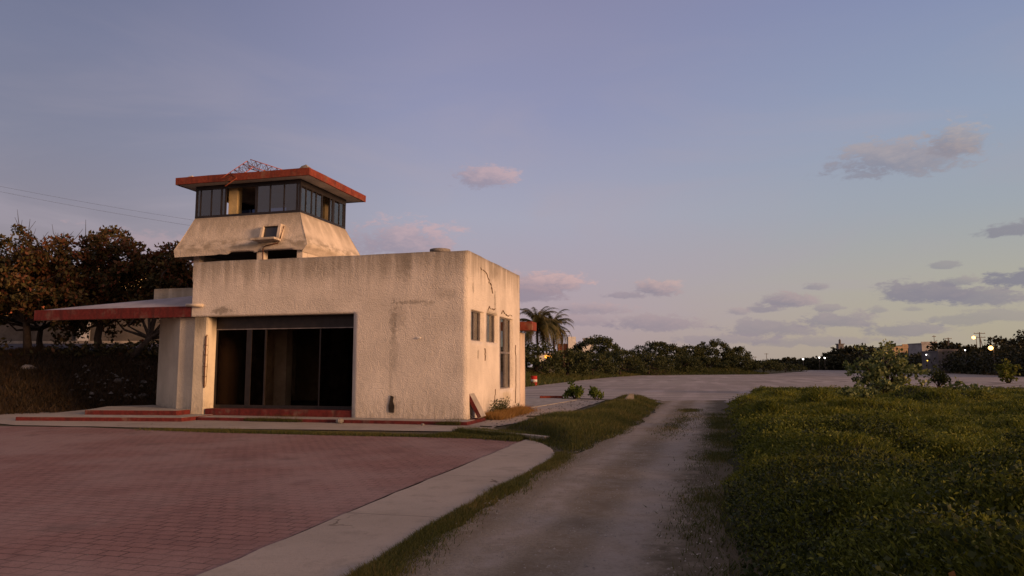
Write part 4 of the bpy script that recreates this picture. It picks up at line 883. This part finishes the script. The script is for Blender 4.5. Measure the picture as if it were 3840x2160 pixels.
# ---- street wall, board, houses behind the trees
wl = MB(); a, b_, c_, d_ = S(-60, 44.5), S(-12, 44.5), S(-12, 44.8), S(-60, 44.8)
wl.hull([(*p[:2], 3.0) for p in (a, b_, c_, d_)], [(*p[:2], 4.78) for p in (a, b_, c_, d_)]); tag(wl.build('street_wall', M['streetwall']), 'long dark grey masonry wall beyond the street', 'wall')
bd = empty('signboard', tuple(S(-26.2, 44.35, 3.2)), 'pale blank upright board standing against the dark street wall', 'board', rz=.257)
MB().box(-.36, .36, -.03, .03, .02, 1.12).build('panel', M['white'], bd, .01); MB().box(-.40, -.365, -.04, .04, 0, 1.16).box(.365, .40, -.04, .04, 0, 1.16).box(-.364, .364, -.04, .04, 1.125, 1.16).build('frame', M['greyhouse'], bd)
MB().hull([(-.22, -.034, .78), (-.10, -.034, .76), (-.08, -.034, .95), (-.2, -.034, .92)], [(-.22, -.0305, .78), (-.10, -.0305, .76), (-.08, -.0305, .95), (-.2, -.0305, .92)]).build('stain', M['frame'], bd)
def house(name, loc, rz, w, dp, floors, label, mat, cat='house', parap=.5, fh=2.9, wins=3, group=None, tank=False, roofmat=None):
    t_ = empty(name, loc, label, cat, group, rz); H = floors*fh
    MB().box(-w/2, w/2, 0, dp, -.5, H).build('wall', mat, t_)
    rf = MB().box(-w/2-.15, w/2+.15, -.15, dp+.15, H+.002, H+.25).box(-w/2-.15, w/2+.15, -.15, .05, H+.252, H+.25+parap).box(w/2-.05, w/2+.15, .052, dp+.15, H+.252, H+.25+parap).build('roof', roofmat or mat, t_)
    if tank: MB().lathe([(.02, H+.25), (.75, H+.25), (.78, H+1.7), (.5, H+1.95), (.02, H+2.0)], 14, (w*.2, dp*.5)).build('water_tank', M['greyhouse'], rf)
    for fl in range(floors):
        for i in range(wins):
            xc = -w/2+w*(i+.5)/wins; z0 = fl*fh+.95
            f = MB().box(xc-.65, xc+.65, -.06, .0, z0-.08, z0).box(xc-.65, xc-.58, -.05, .0, z0+.002, z0+1.3).box(xc+.58, xc+.65, -.05, .0, z0+.002, z0+1.3).box(xc-.65, xc+.65, -.05, .0, z0+1.302, z0+1.38).build('window', M['white'], t_)
            MB().box(xc-.578, xc+.578, -.02, -.004, z0+.004, z0+1.3).build('pane', M['winpane'], f)
    return t_
house('townhouse', tuple(S(-30.5, 62, 3.0)), .257+.65, 9, 7, 2, 'two-storey cream house glowing warm behind the middle trees', M['cream'], parap=.7, wins=3)
house('townhouse', tuple(S(-41, 60, 3.0)), .257+.6, 13, 6, 1, 'long low cream house with brick-red parapet behind the leftmost tree', M['cream'], parap=1.2, wins=5, roofmat=M['tile'])
# cables crossing the sky at the left
def cable(a, b, sag, label):
    a, b = Vector(a), Vector(b); c = MB(); o = a
    c.tube([(a+(b-a)*q-Vector((0, 0, sag*4*q*(1-q)))-o) for q in np.linspace(0, 1, 18)], .0055, 5); w = c.build('power_cable', M['wire']); w.location = o; tag(w, label, 'cable', 'cables over the trees')
cable(S(-38, 45, 14.2), S(-10.2, 46, 9.6), .35, 'upper thin power cable sloping down over the trees to the tower')
cable(S(-38, 45, 13.9), S(-10.2, 46, 9.25), .40, 'lower thin power cable running parallel below the other one')

# ---------------------------------------------------------------- loose things near the building
sl_ = empty('broken_slab', (.22, .42, -.02), 'grey concrete slab with red painted edge leaning on the sunlit wall corner', 'slab')
ux, uz = Vector((-.40, 0, .72)).normalized(), Vector((.72, 0, .40)).normalized()
def slabbox(y0, y1, l0, l1, t0, t1):
    P = lambda l, t_, y: tuple(Vector((.06, y, .02))+ux*l+uz*t_)
    return MB().hull([P(l0, t0, y0), P(l0, t1, y0), P(l0, t1, y1), P(l0, t0, y1)], [P(l1, t0, y0), P(l1, t1, y0), P(l1, t1, y1), P(l1, t0, y1)])
slabbox(-.20, .30, 0, .84, 0, .13).build('slab_body', M['concrete'], sl_, .012); slabbox(-.206, -.203, .005, .835, .004, .126).build('painted_edge', M['red'], sl_)
kb = MB(); pa, pb = np.array((.75, -2.95)), np.array((3.46, -4.72)); dr = (pb-pa)/np.linalg.norm(pb-pa); nr = np.array([-dr[1], dr[0]])
q = [pa, pb, pb+nr*.17, pa+nr*.17]; kb.hull([(*p, -.2) for p in q], [(*p, -.02) for p in q]); tag(kb.build('concrete_kerb', M['concrete'], None, .015), 'low weathered concrete kerb ending beside the tip of the plaza', 'kerb')
k2 = MB().box(-.62, .62, -.09, .09, 0, .12).build('loose_kerb', M['redroof'], None, .015); k2.location = (-.9, 17.2, -.086); k2.rotation_euler = (0, 0, .25); tag(k2, 'short red painted kerb stone lying on the far terrace', 'kerb')
for i, (x, y, z, L, w, h, rz, mt, lb) in enumerate([(2.05, 3.3, -.11, .95, .14, .09, .12, 'stone', 'broken pale concrete plank nearer the track on the terrace edge'), (1.75, 3.05, -.115, 1.2, .10, .05, .05, 'darkstone', 'thin grey plank lying partly under the pale one'), (2.05, 3.95, -.11, 1.1, .12, .07, .2, 'stone', 'second pale plank lying farther back in the weeds'), (1.0, -1.3, -.118, .42, .05, .03, -.35, 'bark', 'short dark stick lying on the pavement corner')]):
    o = MB().hull([(-L/2, -w/2, 0), (L/2, -w*.4, 0), (L*.48, w/2, 0), (-L*.49, w*.42, 0)], [(-L*.49, -w*.45, h), (L*.47, -w*.4, h*.8), (L*.48, w*.45, h), (-L/2, w*.4, h*.9)]).build('plank', M[mt], None, .008); o.location = (x, y, z); o.rotation_euler = (0, 0, rz); tag(o, lb, 'plank')
st = MB().hull([(-.32, -.10, 0), (.28, -.12, 0), (.30, .10, 0), (-.30, .10, 0)], [(-.22, -.06, .42), (-.05, -.08, .50), (-.02, .06, .48), (-.2, .05, .40)]).build('broken_block', M['stone'], None, .03); st.location = (3.85, 11.1, -.05); st.rotation_euler = (0, .5, .4); tag(st, 'white broken block of masonry sticking up from the grass mound', 'block')
rock('stone', (3.45, 11.3, .02), .22, M['stone'], 'pale stone beside the broken white block on the mound', 'rock', 231)
# red drum at the runway edge
dm = empty('oil_drum', (-8.05, 44.0, -.14), 'red steel drum with a white band standing at the runway edge', 'drum')
MB().lathe([(.02, .0), (.285, .0), (.29, .02), (.283, .04), (.283, .28), (.296, .30), (.283, .32), (.283, .58), (.296, .60), (.283, .62), (.283, .86), (.292, .88), (.285, .90), (.27, .885), (.02, .88)], 24).build('drum_body', M['barrelred'], dm)
MB().lathe([(.2865, .33), (.2865, .57)], 24).build('white_band', M['white'], dm)
bdm = [o for o in dm.children if o.name.startswith('white_band')][0]
mk = MB()
for th, z0, z1, w in [(-1.9, .42, .50, .09), (-1.62, .40, .46, .10), (-1.36, .44, .52, .08), (-1.15, .41, .47, .06)]:
    a0, a1 = th-w, th+w; r_ = .2885; mk.quad((r_*math.cos(a0), r_*math.sin(a0), z0), (r_*math.cos(a1), r_*math.sin(a1), z0+.02), (r_*math.cos(a1), r_*math.sin(a1), z1), (r_*math.cos(a0), r_*math.sin(a0), z1-.01))
mk.build('faded_marks', M['greyframe'], bdm)

# small plants
def bush(name, loc, r, k, per, leaf, mat, label, cat='shrub', stems=8, crad=.3, asp=.6, group=None, low=-.1, shell=.45, tv=.22):
    C_ = dome(np.array(loc)+np.array([0, 0, r[2]*.22]), *r, k, shell=shell, low=low); t_ = empty(name, loc, label, cat, group); C0 = C_-np.array(loc)
    m_ = MB()
    for i in RNG.choice(len(C0), min(stems, len(C0)), replace=False): m_.tube([(RNG.normal(0, .04), RNG.normal(0, .04), -.1), C0[i]*.5+RNG.normal(0, .05, 3), C0[i]], [.05*r[2]/1.2, .035*r[2]/1.2, .01], 5, False)
    m_.build('stem', M['bark'], t_)
    P, tn = clump_points(C0, per, crad); P[:, 2] = np.maximum(P[:, 2], .02); leaves('foliage', P, leaf, mat, t_, (0, 0, .6), asp, .42+tn, tv); return t_
bush('leafy_plant', (.40, 17.1, -.1), (.50, .45, .72), 34, 26, .15, M['bright'], 'bright green bushy plant beside the terrace, the larger of two', crad=.16, group='green plants by the terrace')
bush('leafy_plant', (1.50, 17.3, -.1), (.40, .4, .46), 24, 24, .14, M['bright'], 'smaller bright green plant right of the larger one by the terrace', crad=.14, group='green plants by the terrace')
bush('sea_grape_shrub', (17.8, 27.4, float(bank_h(17.8, 27.4))), (2.15, 2.0, 2.45), 84, 24, .24, M['shrub'], 'large pale-leaved shrub rising from the grass in front of the runway', stems=26, crad=.40, asp=.75, low=.0, shell=.35, tv=.3)
bush('sea_grape_shrub', (24.6, 41.5, -.1), (.75, .7, 1.35), 22, 22, .22, M['vine'], 'small upright shrub on the runway edge right of the large shrub', crad=.35, asp=.75)
bush('sea_grape_shrub', (36.6, 62.0, -.1), (1.0, .9, 1.7), 22, 22, .30, M['grassweed'], 'leafy shrub cut by the right edge of the photo', crad=.4, asp=.75)
for i, (x, y, r_, lb) in enumerate([(14.6, 13.2, (.75, .7, .55), 'low grey-leaved plant in the grass just below the large shrub'), (17.3, 12.0, (.9, .8, .6), 'low grey-leaved plant farther right in the middle of the bank'), (16.6, 17.6, (.7, .6, .5), 'low grey-leaved plant close to the foot of the large shrub'), (12.6, 8.6, (.55, .5, .4), 'nearest low grey-leaved plant on the bank')]):
    bush('low_plant', (x, y, float(bank_h(x, y))), r_, 20, 18, .17, M['shrub'], lb, 'plant', crad=.2, asp=.75, group='low plants in the bank grass')

# ---------------------------------------------------------------- left side of the runway
def mound(lat, dep, top, width, label, mat='seagrape', group='bushes beside the runway', leaf=.34, name='bush_tree', ground=.6, per=56, k=None, dpt=.8):
    h = top-ground; rx = width/2; k = k or int(26+width*h*1.5)
    C_ = np.vstack([dome(S(lat, dep, ground+h*.15), rx, rx*dpt, h*.85, k, shell=.86, low=-.12, wv=.09), dome(S(lat, dep, ground+h*.1), rx*.95, rx*dpt, h*.6, k//2, shell=.75, low=-.2)])
    return tree(name, tuple(S(lat, dep, ground-.3)), label, 'tree' if name.endswith('tree') else 'bush', C_, per, .70 if h > 3 else .55, leaf, M[mat], group, .22 if h > 3 else .1, limbs=10, asp=.7)
mound(16.2, 139, 7.3, 11.5, 'tall domed tree at the left end of the runway trees')
mound(32.4, 162, 7.0, 14.7, 'broad flat-topped domed tree in the middle of the runway trees')
mound(40.6, 164, 6.2, 8.0, 'small shoulder tree between the middle and right domed trees')
mound(46.5, 168, 7.4, 10.8, 'rounded domed tree at the right end of the runway trees')
mound(52.4, 170, 6.1, 7.4, 'lower sloping tree at the far right end of the runway trees')
for i, (la, de, top, w, lb) in enumerate([(2.8, 90, 4.4, 7.0, 'bush right below the palm, nearest the building'), (7.4, 99, 3.75, 7, 'bush just right of the palm'), (12.5, 113, 3.6, 8, 'bush in front of the white building'), (18.9, 128, 4.2, 9, 'bush at the foot of the tall domed tree'),
      (26.9, 144, 4.0, 10, 'low bush in the dip between two domed trees'), (35.3, 155, 3.9, 11, 'bush at the foot of the broad middle tree'), (43.0, 160, 3.5, 11, 'low bush right of the middle tree foot'), (50.2, 163, 3.8, 10, 'bush at the foot of the right domed tree'), (57.2, 166, 2.8, 9, 'last low bush at the right end of the bank'), (64, 171, 2.0, 10, 'flat bush tapering out along the runway')]):
    mound(la, de, top, w, lb, name='bush', leaf=.30, per=44, ground=.7)
for i, (la, de, lb, hgt, rad, nf) in enumerate([(3.3, 97, 'front palm with drooping fronds beside the building', 7.9, 4.0, 84), (5.9, 104, 'second palm behind, its fronds spreading to the right', 8.3, 3.7, 64)]):
    p0 = S(la, de, .5); t_ = empty('palm_tree', tuple(p0), lb, 'palm tree', 'palms by the building')
    MB().tube([(0, 0, -.5), (.1, .1, hgt*.4), (-.05, .15, hgt*.85)], [.24, .17, .14], 9).build('trunk', M['bark'], t_)
    top = np.array((-.05, .15, hgt*.85)); V = []; F = []; T = []
    for k in range(nf):
        a = 2*math.pi*k/nf*2.4+RNG.normal(0, .2); up0 = RNG.uniform(-.75, 1.35); Lr = rad*RNG.uniform(.8, 1.1); dirh = np.array([math.cos(a), math.sin(a), 0]); sdv = np.array([-math.sin(a), math.cos(a), 0]); p = top.copy(); ang = up0; tn = RNG.uniform(.1, .6)+(.3 if up0 < -.2 else 0)
        for s_ in range(16):
            q = p+(dirh*math.cos(ang)+np.array([0, 0, math.sin(ang)]))*Lr/16; w = .62*math.sin(math.pi*min(.97, (s_+1.5)/17))**.7
            for sg in (-1, 1):
                for h_ in (0, .5):
                    b = len(V); pb_ = p+(q-p)*h_; V += [pb_, pb_+(q-p)*.42, pb_+(q-p)*1.1+sdv*sg*w*RNG.uniform(.8, 1.1)-np.array([0, 0, w*RNG.uniform(.35, .8)])]; F.append((b, b+1, b+2)); T.append(np.clip(tn+RNG.normal(0, .1), 0, 1))
            b = len(V); V += [p-sdv*.04, p+sdv*.04, q]; F.append((b, b+1, b+2)); T.append(.7); p = q; ang -= .045+.010*s_
    np_mesh('crown', V, F, M['palm'], t_, T)
# white buildings behind
wb = empty('white_building', tuple(S(14.9, 172, 0)), 'white block with a narrow tall white stair tower left of the domed tree', 'building', rz=.257)
MB().box(-1.7, .1, -1, 3, 0, 8.6).build('tower', M['white'], wb); MB().box(.105, 4.2, 0, 6, 0, 6.4).build('wall', M['white'], wb); MB().box(-4.0, -1.705, 0, 4, 0, 7.0).build('annex', M['tile'], wb)
rl = MB(); rl.box(.2, 2.4, .1, .16, 7.3, 7.36)
for x in np.linspace(.25, 2.35, 8): rl.box(x-.03, x+.03, .1, .16, 6.41, 7.299)
rl.build('railing', M['greyhouse'], wb)
MB().lathe([(.02, 6.41), (1.35, 6.41), (1.35, 8.2), (1.45, 8.22), (1.45, 8.4), (.02, 8.4)], 18, (3.4, 2.2)).build('water_tank', M['white'], wb)
for x in (-.9,):
    f = MB().box(x-.35, x+.35, -1.06, -1.0, 3.0, 4.4).build('window', M['greyhouse'], wb); MB().box(x-.28, x+.28, -1.075, -1.062, 3.07, 4.33).build('pane', M['winpane'], f)
hw = empty('white_hut', tuple(S(4.75, 97.5, 0)), 'small white hut almost hidden among the bushes under the palm', 'hut', rz=.257)
MB().box(-1.1, .9, 0, 2, 0, 3.3).build('wall', M['white'], hw); MB().box(-1.25, 1.05, -.2, 2.15, 3.305, 3.45).build('roof', M['greyhouse'], hw)
def lampglow(k, c=(1.0, .62, .22)): return glowmat('lit_bulb', c, k)
G_WARM, G_ORANGE, G_WHITE, G_YELLOW = lampglow(6, (1, .50, .14)), lampglow(2.6, (1.0, .36, .05)), lampglow(6, (1, .93, .88)), lampglow(2.5, (1.0, .55, .06))
def lamp(name, loc, label, pole, bulb, mat, cat='lamp', group=None, arm=.0):
    t_ = empty(name, loc, label, cat, group, .257); m_ = MB()
    m_.tube([(0, 0, 0), (0, 0, pole)], [.08, .06], 6)
    if arm: m_.tube([(0, 0, pole-.05), (-arm*.6, 0, pole+.25), (-arm, 0, pole+.2)], .04, 5)
    m_.build('pole', M['pole'], t_); z = pole+(.12 if arm else .05); h_ = MB().lathe([(.05, z+.10), (.2, z+.08), (.24, z), (.16, z-.005)], 12, (-arm, 0)).build('lamp_head', M['greyframe'], t_)
    b = MB(); n = 10
    b.lathe([(bulb*math.sin(math.pi*i/8)+.001, z-.02-bulb*.6+bulb*math.cos(math.pi*i/8)) for i in range(9)], n, (-arm, 0)); b.sm = [True]*len(b.sm); b.build('bulb', mat, h_)
    return t_
lamp('post_lamp', tuple(S(4.45, 94.5, .3)), 'left one of two warm lamps glowing among the bushes under the palm', 2.75, .26, G_ORANGE, group='pair of warm lamps in the bushes')
lamp('post_lamp', tuple(S(4.95, 94.5, .3)), 'right one of two warm lamps glowing among the bushes under the palm', 2.78, .26, G_ORANGE, group='pair of warm lamps in the bushes')
def upole(loc, h, label, arms=2, stay=False, group='utility poles', w=1.1, r=.14):
    t_ = empty('utility_pole', loc, label, 'pole', group, .257); MB().tube([(0, 0, -.3), (0, 0, h)], [r, r*.7], 7).build('mast', M['pole'], t_)
    for i in range(arms):
        MB().box(-w, w, -.07, .07, h-.35-i*.9, h-.22-i*.9).build('crossarm', M['pole'], t_)
        ins = MB()
        for x in (-w*.9, -w*.35, w*.35, w*.9): ins.lathe([(.05, h-.22-i*.9), (.06, h-.1-i*.9), (.03, h-.02-i*.9)], 6, (x, 0))
        io = ins.build('insulator', M['white'], t_); io['kind'] = 'stuff'
    if stay: MB().tube([(0, 0, h-1.0), (1.9, 0, -.3)], [.09, .09], 6).build('brace', M['pole'], t_)
    return t_
upole(tuple(S(10.8, 155, 0)), 9.3, 'utility pole with two crossarms in front of the white stair tower', 2, w=1.6)
upole(tuple(S(100, 300, 0)), 5.6, 'thin distant pole standing left of the far tree line', 1, w=.8)
upole(tuple(S(103, 295, 0)), 6.8, 'taller thin distant pole beside the shorter one at the tree line end', 1, w=.8)

# ---------------------------------------------------------------- far side of the runway
def at(px, dep): return (px-1920)/2700*dep
edge = [(2840, 335, 1384), (2950, 330, 1387), (3200, 300, 1388), (3480, 190, 1397), (3840, 119, 1411), (4100, 95, 1420)]
def edep(px): return float(np.interp(px, [e[0] for e in edge], [e[1] for e in edge]))
def topz(px, y, dep): return 1.6+(1375-y)/2720*dep
P = []; T = []                                                    # the continuous belt of scrub along the edge
for px in np.linspace(2850, 4000, 200):
    de = edep(px); tp = float(np.interp(px, [2850, 2950, 3040, 3090, 3200, 3400, 3600, 3840, 4000], [1360, 1360, 1354, 1336, 1326, 1326, 1326, 1296, 1290])); zt_ = topz(px, tp, de)
    m_ = int(190+de*.5)
    q = S(at(px, de+3), de+3)[None, :2]+RNG.normal(0, 1.6+de*.004, (m_, 2)); z = RNG.uniform(0, 1, m_)**.8*zt_*RNG.uniform(.7, 1.0); P.append(np.column_stack([q, z-.1])); T.append(np.full(m_, .45+RNG.uniform(-.2, .2)))
P = np.vstack(P); T = np.concatenate(T)
tag(leaves('far_scrub', P, np.full(len(P), .9)*np.clip(np.hypot(P[:, 0], P[:, 1])/220, .55, 1.3), M['farleaf'], None, (0, 0, .3), .7, T, .2), 'continuous dark belt of scrub along the far edge of the runway', 'scrub', None, 'stuff')
far = [(2895, 1353, 46, 'leftmost low tree of the far tree line'), (2950, 1348, 60, 'low tree left of the first floodlight'), (3020, 1347, 55, 'low tree between the floodlights'), (3100, 1328, 50, 'tree where the far tree line steps up'), (3135, 1309, 60, 'tree under the stubby lookout tower'), (3185, 1303, 70, 'tree just right of the lookout tower'),
       (3250, 1301, 75, 'tree in the middle of the far tree line'), (3312, 1294, 80, 'rounded tree left of the tan house'), (3385, 1312, 70, 'tree in front of the tan house'), (3440, 1315, 60, 'tree below the grey house'), (3508, 1279, 75, 'tall dark tree right of the grey house with tank'), (3560, 1302, 60, 'tree right of the tall dark tree, left of the long grey house'),
       (3625, 1303, 80, 'tree over the long grey house'), (3695, 1296, 90, 'tree behind the orange street lamp'), (3735, 1273, 90, 'round-topped tree right of the braced pole'), (3778, 1288, 80, 'tree between the round-topped tree and the tall edge tree'), (3845, 1244, 150, 'tallest tree at the right edge of the photo'), (3810, 1268, 70, 'shoulder of the tall edge tree on its left')]
for px, ty, w, lb in far:
    de = edep(px)+7; h = topz(px, ty, de); wid = w/2720*de*1.5; lf = .0042*de
    C_ = dome(S(at(px, de), de, h*.42), wid/2, wid/2, h*.58, 46, shell=.7, low=-.6)
    tree('far_tree', tuple(S(at(px, de), de, 0)), lb, 'tree', C_, 22, max(.5, h*.13), lf, M['farleaf'], 'trees beyond the runway', .2, limbs=5, asp=.75)
lo = empty('lookout_tower', tuple(S(at(3137, 330), 330, 0)), 'stubby dark tower with a small turret rising above the far trees', 'tower', rz=.257)
MB().hull([(-1.4, -1.4, 0), (1.4, -1.4, 0), (1.4, 1.4, 0), (-1.4, 1.4, 0)], [(-1.2, -1.2, 11.3), (1.2, -1.2, 11.3), (1.2, 1.2, 11.3), (-1.2, 1.2, 11.3)]).build('shaft', M['darkhouse'], lo)
MB().box(-1.5, 1.5, -1.5, 1.5, 11.305, 11.7).build('gallery', M['darkhouse'], lo); MB().lathe([(.5, 11.705), (.5, 13.2), (.3, 13.6), (.05, 13.9)], 10).build('turret', M['darkhouse'], lo)
MB().box(-.35, .35, -1.28, -1.2, 8.6, 10.4).build('opening', M['winpane'], lo)
def fh(px, de, top, w, label, mat, **kw):
    z = topz(px, top, de); fl = max(1, int(z/3)); house('far_house', tuple(S(at(px, de), de, 0)), .257+kw.pop('turn', .0), w, 7, fl, label, mat, fh=(z-.6)/fl, parap=.35, group='houses beyond the runway', **kw)
fh(3362, 232, 1302, 4.4, 'tan flat-roofed house above the far trees, its left lower block', M['tan'], wins=1); fh(3390, 236, 1294, 3.6, 'tan flat-roofed house, the right slightly taller block', M['tan'], wins=1)
fh(3468, 205, 1285, 4.2, 'grey house with roof tank left of the tall dark tree', M['greyhouse'], wins=1, tank=False); fh(3562, 172, 1313, 8.0, 'long low grey house among the trees behind the white lamp', M['darkhouse'], wins=3)
upole(tuple(S(at(3658, 168), 168, 0)), topz(3658, 1250, 168), 'braced utility pole with crossarms between the two bright lamps', 2, True, w=1.3, r=.17)
upole(tuple(S(at(3540, 185), 185, 0)), topz(3540, 1270, 185), 'thin utility pole right of the tall dark tree', 1, w=.9)
upole(tuple(S(at(3488, 200), 200, 0)), topz(3488, 1262, 200), 'thin mast rising from the grey house roofline', 1, w=.5, r=.1)
def fl_(px, y, de, label, mat, bulb, arm=.0, name='street_lamp', grp='lamps beyond the runway'):
    z = topz(px, y, de)-.1; bulb *= .60; lamp(name, tuple(S(at(px, de), de, 0)), label, z, bulb, mat, 'lamp', grp, arm)
fl_(3645, 1266, 166, 'bright warm-white street lamp high on the left of the braced pole', G_WARM, .62, .6); fl_(3706, 1304, 132, 'brightest orange street lamp at far right', G_WARM, .66, .5)
fl_(3600, 1314, 155, 'small white lamp in front of the long grey house', G_WHITE, .22); fl_(3463, 1320, 178, 'orange lamp above a white one right of the large shrub', G_ORANGE, .46); fl_(3455, 1331, 176, 'white lamp directly below the orange one', G_WHITE, .24); fl_(3458, 1353, 172, 'dim yellow lamp lowest of three near the large shrub', G_YELLOW, .24)
fl_(2998, 1347, 312, 'leftmost of three white floodlights low in the far trees', G_WHITE, .5, name='floodlight', grp='floodlights in the far trees'); fl_(3058, 1341, 300, 'middle one of three white floodlights in the far trees', G_WHITE, .5, name='floodlight', grp='floodlights in the far trees'); fl_(3078, 1342, 298, 'right one of three white floodlights in the far trees', G_WHITE, .5, name='floodlight', grp='floodlights in the far trees')
